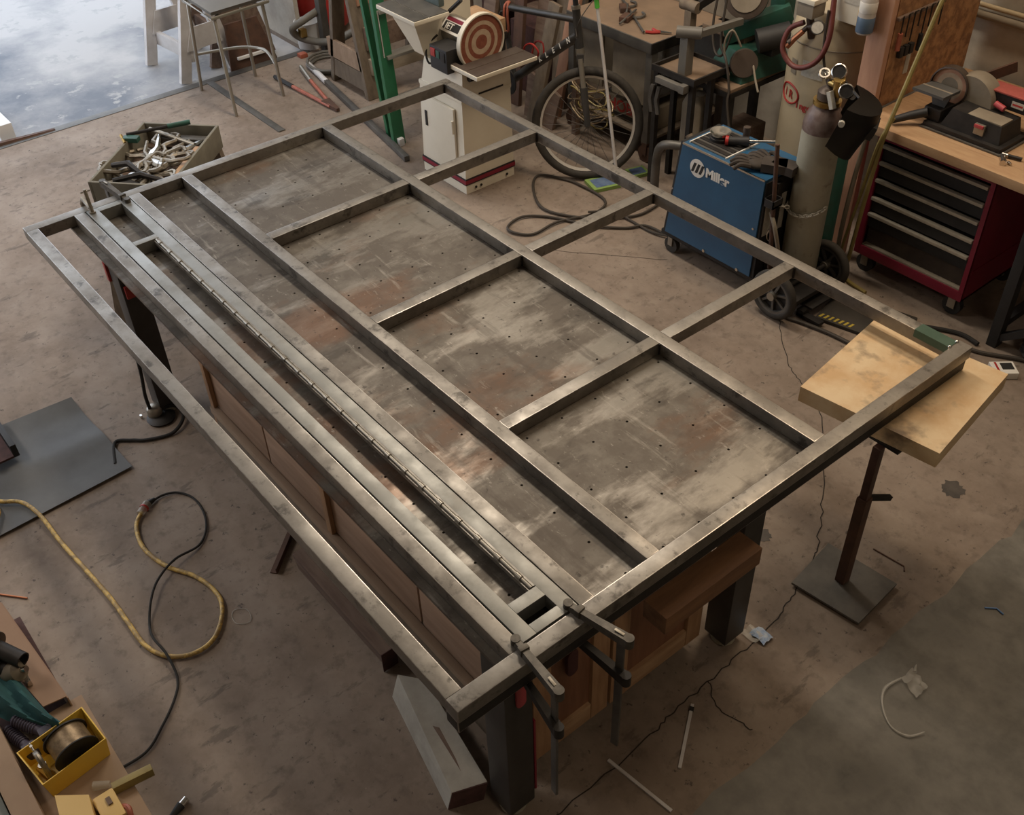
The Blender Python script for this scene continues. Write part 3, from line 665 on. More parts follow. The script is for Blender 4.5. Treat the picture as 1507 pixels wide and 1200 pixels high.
sd.part('cabinet_lip', MB().box((-.68, 2.495, .565), (-.258, 2.86, .59), .008), 'cream')
sd.part('base_casting', MB().hull8([(-.66, 2.505, .59), (-.259, 2.505, .59), (-.259, 2.858, .59), (-.66, 2.858, .59)], [(-.635, 2.52, .735), (-.27, 2.52, .735), (-.27, 2.858, .735), (-.635, 2.858, .735)]), 'cream')
sd.part('slot', MB().box((-.263, 2.62, .592), (-.258, 2.80, .602)), 'dark')
sd.part('motor_cradle', MB().box((-.60, 2.60, .735), (-.38, 2.78, .80), .02), 'cream')
mo = sd.part('motor', MB().lathe([(.0, -.61), (.06, -.61), (.078, -.585), (.078, -.36), (.07, -.345), (0, -.345)], (0, 2.69, .87), (1, 0, 0), 28), 'stoolgrey')
sd.part('motor_band', MB().lathe([(.079, -.375), (.083, -.375), (.083, -.345), (.079, -.345)], (0, 2.69, .87), (1, 0, 0), 28), 'cream', mo)
nrm = V((0, -.72, .69)); upv = V((0, .69, .72)); o_ = V((-.57, 2.69, .87)) + nrm*.0775
pl = sd.part('name_plate', MB().prism([(0, -.05), (.17, -.05), (.17, .05), (0, .05)], o_, (1, 0, 0), upv, nrm*.003), 'white', mo, label='white name plate with black and red print')
bk = MB().prism([(.012, -.035), (.158, -.035), (.158, .012), (.012, .012)], o_+nrm*.003, (1, 0, 0), upv, nrm*.001)
sd.part('plate_print', bk, 'black', mo)
sd.part('plate_stripe', MB().prism([(.012, .018), (.158, .018), (.158, .040), (.012, .040)], o_+nrm*.003, (1, 0, 0), upv, nrm*.001), 'maroon', mo)
sd.part('lettering', text('JET', o_+V((.03, 0, 0))+upv*-.030+nrm*.0044, (1, 0, 0), upv, .052, bold=.001), 'white', mo)
sb = sd.part('switch_box', MB().box((-.50, 2.47, .725), (-.34, 2.60, .86), .008), 'black')
sd.part('button', MB().box((-.485, 2.464, .80), (-.445, 2.472, .845), .002), 'red', sb, label='red stop button')
sd.part('button', MB().box((-.437, 2.466, .80), (-.405, 2.472, .84), .002), 'machgreen', sb, label='green start button')
sd.part('switch_frame', MB().box((-.395, 2.466, .79), (-.355, 2.471, .845), .002), 'dark', sb)
dk = sd.part('disc_guard', MB().lathe([(.0, -.035), (.14, -.035), (.158, -.02), (.158, .012), (.150, .012), (.150, .0), (0, .0)], (-.305, 2.69, .868), (1, 0, 0), 48), 'cream')
for r0, r1, m in ((.0, .040, 'browndisc'), (.040, .070, 'tandisc'), (.070, .094, 'browndisc'), (.094, .116, 'tandisc'), (.116, .148, 'browndisc')):
    sd.part('disc_ring', MB().lathe([(r0, .001), (r0+1e-4, .004), (r1, .004), (r1, .001)], (-.305, 2.69, .868), (1, 0, 0), 48), m, dk)
tbp = sd.part('disc_table', MB().box((-.290, 2.495, .755), (-.10, 2.93, .778), .006).box((-.352, 2.495, .755), (-.285, 2.532, .778), .003), 'cream')
sd.part('table_face', MB().box((-.288, 2.501, .778), (-.208, 2.924, .782), .001).box((-.202, 2.501, .778), (-.106, 2.924, .782), .001).box((-.348, 2.501, .778), (-.288, 2.530, .782)), 'tabletopbrown', tbp)
sd.part('table_bracket', MB().box((-.28, 2.60, .69), (-.22, 2.66, .755), .004).cyl((-.25, 2.55, .71), (-.25, 2.61, .71), .02), 'dark', tbp)
sd.part('belt_column', MB().hull8([(-.72, 2.60, .62), (-.60, 2.60, .62), (-.60, 2.84, .62), (-.72, 2.84, .62)], [(-.70, 2.66, 1.5), (-.58, 2.66, 1.5), (-.58, 2.84, 1.5), (-.70, 2.84, 1.5)]), 'cream')
sd.part('belt', MB().box((-.735, 2.615, 1.0), (-.585, 2.655, 1.55), .012), mat('green_grey_belt', (.13,.17,.165,1), (.10,.13,.125,1), 30, .8))
sd.part('dust_chute', MB().hull8([(-.70, 2.50, .75), (-.60, 2.50, .75), (-.60, 2.62, .75), (-.70, 2.62, .75)], [(-.80, 2.42, .97), (-.56, 2.42, .97), (-.56, 2.62, .97), (-.80, 2.62, .97)]), 'cream')
bt = sd.part('belt_table', MB().box((-.86, 2.37, .985), (-.48, 2.61, 1.008), .006), 'cream')
sd.part('belt_table_face', MB().box((-.855, 2.375, 1.008), (-.485, 2.47, 1.012), .001).box((-.855, 2.476, 1.008), (-.485, 2.605, 1.012), .001), 'grey_steel', bt)
sd.part('tension_lever', MB().tube([(-.55, 2.66, .98), (-.46, 2.68, 1.06)], .012, 8), 'black')
sd.part('power_cord', MB().tube([(-.49, 2.55, .75), (-.56, 2.50, .72), (-.60, 2.52, .8), (-.57, 2.58, .86)], .006, 6, smooth=5), 'cord')
single('pale_crate', MB().box((-.86, 2.95, .745), (-.57, 3.08, .83), .006), 'pine_h', 'pale wooden crate on a dark stand behind the motor of the sander', 'crate')
single('dark_stand', MB().box((-.86, 2.95, .70), (-.57, 3.09, .7445), .004).box((-.85, 2.96, 0), (-.80, 3.08, .70)).box((-.62, 2.96, 0), (-.58, 3.08, .70)), 'dark', 'dark narrow stand under the pale crate behind the sander', 'stand')

# ------------------------------------------------------------ bicycle
bk = Thing('bicycle', 'dark mountain bicycle with one spoked front wheel leaning by the metal table', 'bicycle', (-.3, 3.3, 0))
wc = V((.045, 3.19, .335)); wax = V((.735, -.635, .205)).normalized()      # the wheel is turned and leans a little
bk.part('tyre', MB().torus(wc, .307, .026, wax, 48, 10), 'tyre')
rim = bk.part('rim', MB().lathe([(.270, -.008), (.283, -.012), (.283, .012), (.270, .008), (.270, -.008)], wc, wax, 48), mat('rim_metal', (.62,.58,.52,1), None, 5, .35, .3))
q = wax.to_track_quat('Z', 'Y')
for i in range(24):
    a = 2*math.pi*i/24; s_ = .02 if i % 2 else -.02
    bk.part('spoke', MB().tube([wc+q @ V((.018*math.cos(a+.5), .018*math.sin(a+.5), s_)), wc+q @ V((.263*math.cos(a), .263*math.sin(a), 0))], .0014, 5), 'grey_steel', rim)
bk.part('hub', MB().cyl(wc-wax*.05, wc+wax*.05, .016), 'grey_steel', rim)
hb, ht = V((-.068, 3.22, .755)), V((-.102, 3.22, .97)); bbk = V((-.677, 3.22, .38)); stj = V((-.745, 3.22, .815))
bk.part('head_tube', MB().cyl(hb, ht, .024, n=14), 'bikeframe')
bk.part('top_tube', MB().cyl(stj, ht+V((.0, 0, -.06)), .020, n=14), 'bikeframe')
dt = bk.part('down_tube', MB().cyl(bbk, hb+V((-.01, 0, .07)), .028, n=16), 'bikeframe')
bk.part('seat_tube', MB().cyl(bbk, stj+V((-.05, 0, .13)), .017, n=12), 'bikeframe')
bk.part('seat_post', MB().cyl(stj+V((-.05, 0, .13)), stj+V((-.085, 0, .30)), .013, n=12), 'stoolgrey')
bk.part('saddle', MB().hull8([(-.98, 3.15, 1.14), (-.72, 3.205, 1.14), (-.72, 3.235, 1.14), (-.98, 3.29, 1.14)], [(-.98, 3.14, 1.19), (-.71, 3.20, 1.175), (-.71, 3.24, 1.175), (-.98, 3.30, 1.19)]), 'black')
rh = V((-1.10, 3.24, .335))
for sgn in (-.06, .06):
    bk.part('seat_stay', MB().tube([stj+V((0, sgn*.5, -.02)), rh+V((0, sgn, 0))], .008, 8), 'bikeframe')
    bk.part('chain_stay', MB().tube([bbk+V((0, sgn*.6, 0)), rh+V((0, sgn, 0))], .009, 8), 'bikeframe')
bk.part('rear_tyre', MB().torus(rh, .305, .024, (0, 1, 0), 40, 8), 'tyre')
r2 = bk.part('rear_rim', MB().torus(rh, .272, .009, (0, 1, 0), 40, 6), 'stoolgrey')
for i in range(18):
    a = 2*math.pi*i/18
    bk.part('spoke', MB().tube([rh, rh+V((.27*math.cos(a), 0, .27*math.sin(a)))], .0014, 5), 'grey_steel', r2)
cr = bk.part('crankset', MB().lathe([(.05, -.004), (.088, -.004), (.088, .004), (.05, .004), (.05, -.004)], bbk+V((0, -.06, 0)), (0, 1, 0), 28).cyl(bbk+V((0, -.08, 0)), bbk+V((0, .06, 0)), .02), 'dark')
bk.part('crank_arm', MB().bar(bbk+V((0, -.08, 0)), bbk+V((.02, -.085, -.17)), .025, .014), 'stoolgrey', cr)
bk.part('pedal', MB().box(bbk+V((-.03, -.17, -.185)), bbk+V((.06, -.09, -.16)), .004), 'black', cr)
crown = hb+V((.010, -.004, -.05))
sh_ = wax*.055
bk.part('fork_crown', MB().bar(crown-sh_*1.1, crown+sh_*1.1, .04, .045), 'bikeframe')
for s_ in (-1, 1):
    f0 = crown+sh_*s_; f1 = wc+sh_*s_*1.05
    mid = f0.lerp(f1, .42)
    bk.part('fork_leg', MB().cyl(mid, f1, .023, .016, 12), 'bikeframe')
    bk.part('fork_tube', MB().cyl(f0, mid, .016, n=12), 'stoolgrey')
bk.part('headset', MB().cyl(hb, hb+V((.008, 0, -.04)), .026, n=14).cyl(ht, ht+V((-.004, 0, .02)), .027, n=14), 'stoolgrey')
bk.part('stem', MB().tube([ht, ht+V((-.01, 0, .07)), ht+V((.05, -.06, .10))], .016, 8), 'black')
bk.part('handlebar', MB().tube([ht+V((-.16, -.30, .10)), ht+V((.05, -.06, .10)), ht+V((.26, .18, .10))], .012, 8), 'black')
bk.part('brake_cable', MB().tube([ht+V((.12, .05, .10)), ht+V((.14, -.1, .0)), ht+V((.07, -.05, -.13)), ht+V((.02, -.02, -.10))], .003, 6, smooth=5), 'cable')
cg = bbk.lerp(hb, .42)+V((-.03, 0, .05))
bk.part('bottle_cage', MB().tube([cg+V(p) for p in ((-.09, -.03, -.05), (-.07, -.04, .05), (.0, -.04, .09), (.05, -.03, .05), (.0, -.02, -.02))], .006, 6, smooth=4).tube([cg+V(p) for p in ((-.09, .03, -.05), (-.06, .035, .06), (.02, .03, .08), (.04, .02, .0))], .006, 6, smooth=4), 'red', label='red wire bottle cage')
dd = (hb+V((-.01, 0, .07))-bbk).normalized(); ny = V((0, -1, .15)); up_ = (ny.cross(dd)).normalized()
if up_.z < 0: up_ = -up_
nz = dd.cross(up_)
for i, ch in enumerate('KLEIN'):
    bk.part('lettering', text(ch, bbk+dd*(.345+.078*i)+nz*.0275-up_*.013, dd, up_, .045, bold=.001), 'white', dt)
sq = stj.lerp(ht, .03)
single('red_strap', MB().tube([sq+V(p) for p in ((0, -.024, .005), (0, -.03, -.05), (0, -.028, -.13), (.01, -.02, -.145), (.025, -.018, -.13), (.025, -.022, -.04), (.02, -.01, .025), (.01, .01, .026), (0, .0, .026))], .008, 6, True, 4), 'orange', 'orange-red strap hanging from the bicycle top tube', 'strap')

# broom handle leaning beside the bicycle
br = Thing('broom_pole', 'thin pale pole with a green ferrule leaning in front of the metal table', 'pole', (.262, 3.25, 0))
br.part('pole', MB().cyl((.262, 3.25, .002), (.030, 3.26, 1.0), .0095, n=12), 'whitewood')
br.part('ferrule', MB().cyl((.030, 3.26, 1.0), (-.02, 3.262, 1.22), .014, n=12), 'limegreen')

# packs on the floor
for i, (pts, lab) in enumerate(((((.115, 3.11), (.165, 3.27), (.305, 3.235), (.25, 3.07)), 'flat green and blue packet on the floor in front of the bicycle wheel'),
                               (((.185, 3.385), (.22, 3.50), (.315, 3.47), (.28, 3.345)), 'flat green and blue packet on the floor nearer the blue welder'))):
    p = Thing('packet', lab, 'packet', (*pts[0], 0))
    p.part('body', MB().hull8([(x, yy, .001) for x, yy in pts], [(x, yy, .022) for x, yy in pts]), mat('packet_lime', (.22,.33,.09,1), None, rough=.5))
    c = V((sum(a for a, _ in pts)/4, sum(a for _, a in pts)/4))
    ip = [c+(V(a)-c)*.72 for a in pts]
    p.part('print', MB().hull8([(a.x, a.y, .0222) for a in ip], [(a.x, a.y, .0232) for a in ip]), mat('packet_blue', (.07,.11,.22,1), (.14,.2,.3,1), 25, .5))

# ------------------------------------------------------------ metal bench behind the bicycle
mt = Thing('metal_bench', 'dusty dark metal bench with grey side panels behind the bicycle', 'bench', (-.15, 3.9, 0))
dusty = mat('dusty_bench_top', (.25,.17,.11,1), (.19,.13,.085,1), 5, .75, bump=.05)
mt.part('top', MB().box((-.55, 3.555, .735), (.185, 4.30, .76), .003), dusty)
mt.part('front_edge', MB().box((-.55, 3.545, .70), (.19, 3.556, .762), .002), 'grey_steel')
mt.part('side_edge', MB().box((.184, 3.545, .70), (.195, 4.30, .762), .002), 'dark')
for (x, yy) in ((.14, 3.555), (.14, 4.22), (-.54, 3.555), (-.54, 4.22)):
    l = mt.part('leg', MB().box((x, yy, .13), (x+.05, yy+.05, .735), .002), 'grey_steel')
    mt.part('caster', MB().cyl((x+.025, yy+.01, .055), (x+.025, yy+.045, .055), .055, n=18), 'rust', l)
    mt.part('caster_fork', MB().box((x+.005, yy+.002, .05), (x+.045, yy+.008, .13)).box((x+.005, yy+.047, .05), (x+.045, yy+.053, .13)).box((x, yy, .12), (x+.05, yy+.055, .131)), 'rust', l)
mt.part('side_panel', MB().box((-.18, 3.60, .34), (.13, 3.615, .72), .002), 'hobart', label='dusty grey panel hanging under the top')
mt.part('side_panel', MB().box((-.50, 3.60, .34), (-.27, 3.615, .72), .002), 'hobart')
mt.part('slanted_tray', MB().hull8([(-.16, 3.62, .30), (.14, 3.62, .37), (.14, 4.2, .37), (-.16, 4.2, .30)], [(-.16, 3.62, .32), (.14, 3.62, .39), (.14, 4.2, .39), (-.16, 4.2, .32)]), 'grey_steel')
mt.part('low_shelf', MB().box((-.53, 3.60, .135), (.18, 4.25, .15)), 'oldwood')
hw = Thing('welding_set', 'dusty grey welding set with red lettering on the low shelf of the metal bench', 'welder', (-.07, 3.95, .15))
hw.part('case', MB().box((-.31, 3.70, .152), (.13, 4.15, .295), .01), 'hobart')
hf = hw.part('front', MB().box((-.31, 3.660, .152), (.13, 3.70, .285), .004), 'hobart')
hw.part('dark_band', MB().box((-.30, 3.657, .162), (.125, 3.661, .185)), 'dark', hf)
hw.part('lettering', text('HOBART', (-.27, 3.6585, .198), (1, 0, 0), (0, 0, 1), .105, bold=.002), 'red', hf, label='red lettering')
wr = Thing('wire_bundle', 'tangle of stiff tan wire behind the spokes of the bicycle wheel', 'wire', (-.15, 3.5, 0))
for i in range(9):
    c = V((-.27+random.uniform(-.04, .04), 3.50+random.uniform(-.02, .02), .17+.025*i))
    wr.part('loop', MB().tube([c+V((.16*math.cos(a), .045*math.sin(a), .03*math.sin(a*2+i))) for a in [2*math.pi*k/14 for k in range(14)]], .005, 5, True), 'hoseyellow' if i % 3 == 0 else 'wire')
wr.part('stake', MB().box((-.43, 3.49, 0), (-.39, 3.53, .42)), 'timber')
def metal_bit(name, mbx, m, lab, cat): return single(name, mbx, m, lab, cat)
metal_bit('scissors', MB().tube([(.06, 3.66, .768), (.12, 3.72, .768)], .006, 6), 'chrome', 'bright pliers blade on the metal bench corner', 'tool')
pl = Thing('pliers', 'pliers with red handles at the near corner of the metal bench', 'pliers', (.1, 3.68, .76))
pl.part('handle', MB().tube([(.045, 3.64, .77), (.08, 3.66, .77), (.11, 3.70, .77)], .009, 6), 'red')
pl.part('handle', MB().tube([(.045, 3.70, .77), (.08, 3.69, .77), (.11, 3.70, .77)], .009, 6), 'red')
pl.part('jaw', MB().tube([(.11, 3.70, .77), (.165, 3.735, .77)], [.011, .005], 6), 'chrome')
for i, (x, yy, a, lab) in enumerate(((-.18, 3.70, .4, 'rusty clamp lying at the front of the metal bench'), (-.30, 3.80, .9, 'rusty clamp lying behind another on the metal bench'))):
    tq = Thing('shop_clamp', lab, 'clamp', (x, yy, .762), rz=a)
    tq.part('body', MB().box((-.03, -.045, 0), (.03, .045, .03), .004), 'rust', local=True)
    tq.part('bar', MB().tube([(.0, -.10, .012), (.02, .0, .032), (0, .15, .012)], .007, 6), 'grey_steel', local=True)
    tq.part('hook', MB().tube([(.03, .03, .01), (.07, .05, .01), (.08, .10, .01), (.05, .13, .01)], .007, 6, smooth=4), 'grey_steel', local=True)
single('bench_rod', MB().tube([(-.5, 3.95, .775), (.05, 3.62, .775)], .007, 6), 'grey_steel', 'thin steel rod lying along the metal bench edge', 'rod')
# planks stacked behind bench and bicycle
for i, (x, yy, w, dx, h, m) in enumerate(((-.98, 3.62, .10, .06, 1.05, 'timber'), (-.80, 3.70, .14, -.05, 1.1, 'oldwood'), (-.70, 3.58, .09, .10, 1.0, 'stud'), (-.72, 3.40, .10, .08, .78, 'oldwood'), (-.95, 3.93, .16, .02, 1.2, 'oldwood'))):
    single('leaning_plank', MB().bar((x, yy, 0), (x+dx, yy+.14, h), w, .03, (0, 1, 0), .002), m,
           ['dark brown plank leaning behind the bicycle seat tube', 'wide weathered plank leaning behind the bicycle frame', 'pinkish plank leaning behind the bicycle frame', 'weathered plank leaning between bicycle wheel and crank', 'wide weathered plank leaning farthest back behind the bicycle'][i], 'plank')
for i, (x, yy, w, dx, h, m, lab) in enumerate(((-1.30, 3.42, .12, .03, .95, 'timber', 'dark brown plank leaning between the sander and the bicycle crank'), (-1.42, 3.60, .10, -.04, 1.1, 'oldwood', 'narrow weathered plank leaning right of the sawhorse end'), (-1.02, 3.50, .09, -.07, 1.0, 'rust', 'rusty brown plank leaning right behind the bicycle seat stays'))):
    single('leaning_plank', MB().bar((x, yy, 0), (x+dx, yy+.16, h), w, .03, (0, 1, 0), .002), m, lab, 'plank')
sf = Thing('dark_shelving', 'dark wooden shelving with boxes against the wall behind the sander', 'shelf', (-1.45, 4.15, 0))
for z in (.02, .42, .82, 1.2): sf.part('shelf_board', MB().box((-1.95, 3.95, z), (-1.08, 4.33, z+.025)), 'timber')
for x in (-1.95, -1.52, -1.10): sf.part('upright', MB().box((x, 3.95, 0), (x+.035, 4.33, 1.3)), 'timber_end')
sf.part('back_panel', MB().box((-1.95, 4.33, 0), (-1.08, 4.345, 1.3)), 'dark')
single('wooden_chest', MB().box((-1.28, 3.68, 0), (-1.0, 3.90, .48), .01), 'timber_end', 'dark brown chest on the floor behind the bicycle crank', 'box')
single('rusty_plate', MB().hull8([(-.86, 3.44, .0), (-.55, 3.42, .0), (-.55, 3.45, .0), (-.86, 3.47, .0)], [(-.84, 3.47, .31), (-.50, 3.45, .24), (-.50, 3.47, .24), (-.84, 3.49, .31)]), 'timber', 'brown board standing on the floor behind the bicycle crank', 'board')
single('wall_cabinet', MB().box((-1.0, 4.18, 0), (-.60, 4.36, 1.3), .01), 'hobart', 'tall dusty grey cabinet against the wall behind the bicycle', 'cabinet')
single('back_shelf_box', MB().box((-.25, 4.15, .762), (.32, 4.33, 1.15), .004), 'hobart', 'dusty grey metal box at the back of the metal bench', 'box')

# ------------------------------------------------------------ tube notcher stand
nt = Thing('notcher_stand', 'rusty steel stand with a shallow tray, two posts and a pivot arm', 'stand', (.5, 3.55, 0))
nt.part('tray', MB().box((.345, 3.41, .70), (.655, 3.69, .712)), dusty)
for a, c in (((.338, 3.40, .70), (.662, 3.412, .735)), ((.338, 3.688, .70), (.662, 3.70, .735)), ((.338, 3.412, .70), (.35, 3.688, .735)), ((.65, 3.412, .70), (.662, 3.688, .735))):
    nt.part('tray_rim', MB().box(a, c), 'dark')
for x in (.35, .62):
    for yy in (3.41, 3.56): nt.part('leg', MB().box((x, yy, 0), (x+.03, yy+.03, .70)), 'dark')
nt.part('lower_tube', MB().box((.40, 3.37, .655), (.60, 3.405, .69), .002).box((.585, 3.36, .655), (.625, 3.41, .70), .004), 'seatgrey')
nt.part('post', MB().box((.50, 3.44, .712), (.555, 3.50, .93), .004), 'seatgrey')
nt.part('post', MB().box((.345, 3.63, .712), (.395, 3.68, .98), .004), 'oldwood')
nt.part('pivot', MB().cyl((.49, 3.42, .955), (.60, 3.50, .955), .032, n=16), 'seatgrey')
nt.part('pivot', MB().cyl((.30, 3.66, 1.0), (.42, 3.66, 1.0), .032, n=16), 'oldwood')
nt.part('arm', MB().bar((.40, 3.66, 1.0), (.50, 3.86, 1.12), .03, .04), 'dark')
nt.part('arm', MB().bar((.35, 3.66, 1.0), (.40, 3.9, 1.16), .03, .04), 'dark')
nt.part('side_bar', MB().bar((.55, 3.50, .93), (.62, 3.80, .95), .03, .035), 'seatgrey')
b = MB()
for i in range(2): b.tube([(.36+.05*i, 3.40, .62), (.36+.05*i, 3.38, .55), (.38+.05*i, 3.38, .47)], .014, 6)
nt.part('hanging_jaw', b, 'grey_steel')

# ------------------------------------------------------------ green cut-off saw on its own table
gt = Thing('saw_table', 'dark steel table with a dusty top carrying the green machine', 'table', (.6, 3.85, 0))
gt.part('top', MB().box((.445, 3.605, .63), (.755, 4.20, .65), .003), dusty)
gt.part('edge', MB().box((.44, 3.60, .60), (.76, 4.205, .629), .002), 'dark')
for x in (.455, .70):
    for yy in ((3.72 if x < .5 else 3.615), 4.15): gt.part('leg', MB().box((x, yy, 0), (x+.045, yy+.045, .60)), 'dark')
gt.part('side_sheet', MB().box((.56, 3.72, .05), (.66, 3.73, .58)), 'oldwood', label='dusty board under the table')
gm = Thing('cutoff_saw', 'dark green metal cutting saw with tangled cables on the small table', 'saw', (.75, 3.9, .65))
gm.part('base', MB().hull8([(.60, 3.70, .652), (.86, 3.70, .652), (.90, 4.08, .652), (.60, 4.08, .652)], [(.64, 3.76, .80), (.82, 3.76, .80), (.84, 4.06, .80), (.62, 4.06, .80)]), 'machgreen')
gm.part('vise', MB().box((.585, 3.625, .655), (.73, 3.69, .696), .004).box((.715, 3.61, .652), (.745, 3.64, .695), .003), 'dark')
gm.part('vise_bed', MB().box((.40, 3.86, .80), (.72, 3.97, .83), .003), dusty)
gm.part('arm', MB().bar((.62, 3.80, .84), (.86, 4.06, .98), .10, .09, bev=.012), 'machgreen')
gm.part('column', MB().box((.74, 4.02, .80), (.84, 4.12, 1.32), .012), 'machgreen')
gd = gm.part('blade_guard', MB().lathe([(0, -.035), (.11, -.035), (.12, -.02), (.12, .03), (.10, .035), (0, .035)], (.70, 3.86, 1.06), (.5, -.8, .35), 32), 'tabletopbrown')
gm.part('guard_face', MB().lathe([(0, .036), (.085, .036), (.085, .042), (0, .042)], (.70, 3.86, 1.06), (.5, -.8, .35), 28), 'hobart', gd)
gm.part('pulley', MB().lathe([(0, -.02), (.075, -.02), (.08, 0), (.075, .02), (0, .02)], (.83, 3.74, .755), (.75, -.6, .3), 28), 'tabletopbrown')
gm.part('motor', MB().cyl((.84, 3.82, .86), (.95, 3.96, .90), .065, n=18).box((.82, 3.86, .78), (.92, 3.94, .84), .01), 'black')
gm.part('cable', MB().tube([(.60, 3.78, 1.25), (.60, 3.72, .95), (.66, 3.68, .80), (.74, 3.66, .80), (.78, 3.68, .95)], .007, 6, smooth=6), 'cable')
gm.part('cable', MB().tube([(.68, 3.72, 1.1), (.70, 3.68, .86), (.80, 3.62, .80), (.86, 3.60, .66), (.88, 3.575, .58), (.95, 3.56, .40), (1.0, 3.58, .33)], .007, 6, smooth=6), 'cable')
gm.part('cable', MB().tube([(.83, 3.70, .86), (.79, 3.66, .95), (.76, 3.64, .86), (.80, 3.66, .70)], .006, 6, smooth=6), 'hobart')
gm.part('power_lead', MB().tube([(.86, 3.78, .76), (.94, 3.72, .70), (1.0, 3.68, .66)], .006, 6, smooth=5), 'hobart')
gm.o.location.x -= .115
# dark clutter under the tables
for i, (p, r_, m, lab) in enumerate((([(.70, 3.45, .02), (.74, 3.40, .30), (.66, 3.40, .42)], .022, 'oldwood', 'grey pipe end sticking up behind the blue welder'),
                                     ([(.50, 3.32, .012), (.51, 3.31, .25), (.60, 3.26, .38), (.70, 3.30, .40)], .026, 'grey_steel', 'thick grey hose end arching left of the blue welder'))):
    single('pipe_end', MB().tube(p, r_, 10, smooth=5), m, lab, 'pipe')
single('cylinder_dark', MB().lathe([(0, 0), (.075, 0), (.08, .02), (.08, .50), (.05, .56), (0, .56)], (.52, 3.60, 0)), 'hobart', 'short dusty gas bottle under the notcher stand', 'cylinder')
single('dusty_crate', MB().box((.51, 3.78, 0), (.69, 4.05, .30), .01), 'timber', 'brown crate on the floor under the saw table', 'crate')

# ------------------------------------------------------------ air compressor
cx, cy, cr_ = 1.135, 3.98, .25
ac = Thing('air_compressor', 'tall beige vertical compressor tank with red lettering', 'compressor', (cx, cy, 0))
ac.part('tank', MB().lathe([(.0, .12), (.14, .14), (.22, .20), (cr_, .30), (cr_, .98), (.235, 1.06), (.19, 1.13), (.10, 1.17), (0, 1.18)], (cx, cy, 0), (0, 0, 1), 40), 'creamtank')
ac.part('seam', MB().torus((cx, cy, .975), cr_, .004, (0, 0, 1), 40, 6), 'hobart')
for a in (.6, 2.7, 4.6): ac.part('foot', MB().box((cx+.2*math.cos(a)-.03, cy+.2*math.sin(a)-.03, 0), (cx+.2*math.cos(a)+.03, cy+.2*math.sin(a)+.03, .26)), 'creamtank')
def on_tank(a, z, r=cr_+.002): return V((cx+r*math.cos(a), cy+r*math.sin(a), z))
A0 = R(-112)
def tank_text(body, a0, z, size, m, step):
    for i, chx in enumerate(body):
        a = a0+step*i; rgt = V((-math.sin(a), math.cos(a), 0)); ac.part('lettering', text(chx, on_tank(a, z), rgt, (0, 0, 1), size, bold=.0012), m)
b = MB()
ring_ = [on_tank(A0+.05*1.55*math.cos(t_)/.25*.98, .690+.052*math.sin(t_), cr_+.003) for t_ in [2*math.pi*i/28 for i in range(28)]]
b.tube(ring_, .005, 6, True)
ac.part('logo_ring', b, 'red', label='red ring emblem')
tank_text('IR', A0-.16, .668, .062, 'red', .15)
tank_text('Ingersoll Rand', A0+.27, .635, .05, 'red', .095)
def patch(a0, a1, z0, z1, m, lab=None, r=cr_+.002):
    b = MB(); n = 6
    for i in range(n):
        x0, x1 = a0+(a1-a0)*i/n, a0+(a1-a0)*(i+1)/n
        b.bm.faces.new([b.bm.verts.new(p) for p in (on_tank(x0, z0, r), on_tank(x1, z0, r), on_tank(x1, z1, r), on_tank(x0, z1, r))])
    bmesh.ops.remove_doubles(b.bm, verts=b.bm.verts, dist=1e-5)
    return ac.part('decal', b, m, label=lab)
patch(A0+.28, A0+.78, .815, .90, 'label', 'pale printed decal')
patch(A0-.08, A0+.12, .80, .88, 'hobart')
ac.part('switch_box', MB().box((1.07, 3.66, 1.14), (1.17, 3.76, 1.21), .006, ), 'hobart')
ac.part('switch_box_lid', MB().box((1.065, 3.655, 1.21), (1.175, 3.765, 1.235), .004), 'cream')
ac.part('manifold', MB().cyl((1.12, 3.71, 1.14), (1.13, 3.74, 1.02), .02).cyl((1.12, 3.71, 1.08), (1.05, 3.66, .99), .013).cyl((1.12, 3.71, 1.08), (1.19, 3.70, 1.10), .012), 'tabletopbrown')
ga = ac.part('gauge', MB().cyl((1.19, 3.70, 1.10), (1.205, 3.67, 1.11), .034, n=20), 'grey_steel')
ac.part('gauge_face', MB().cyl((1.2051, 3.67, 1.11), (1.2065, 3.667, 1.111), .029, n=20), 'label', ga)
ac.part('red_hose', MB().tube([(1.10, 3.70, 1.10), (1.03, 3.68, 1.05), (1.02, 3.66, .95), (1.09, 3.66, .885), (1.18, 3.66, .90), (1.25, 3.67, .97), (1.27, 3.69, 1.08), (1.24, 3.72, 1.25), (1.22, 3.75, 1.4)], .014, 10, smooth=6), mat('dull_red_hose', (.16,.04,.03,1), (.12,.03,.025,1), 9, .5))
ac.part('coupling', MB().tube([(1.04, 3.67, .965), (1.08, 3.67, 1.02), (1.11, 3.69, 1.06)], .014, 8), 'copper')
ac.part('pressure_line', MB().tube([(1.24, 3.69, 1.2), (1.25, 3.69, 1.0), (1.30, 3.69, .86), (1.38, 3.70, .72), (1.42, 3.75, .5)], .007, 8, smooth=6), 'cable')
ac.part('belt_guard', MB().box((1.22, 3.75, 1.14), (1.50, 3.92, 1.50), .01), 'cream')
ac.part('guard_label', MB().box((1.28, 3.747, 1.24), (1.40, 3.75, 1.28)), 'label')
ac.part('yellow_sticker', MB().box((1.37, 3.746, 1.14), (1.49, 3.75, 1.24)), 'paleyellow')
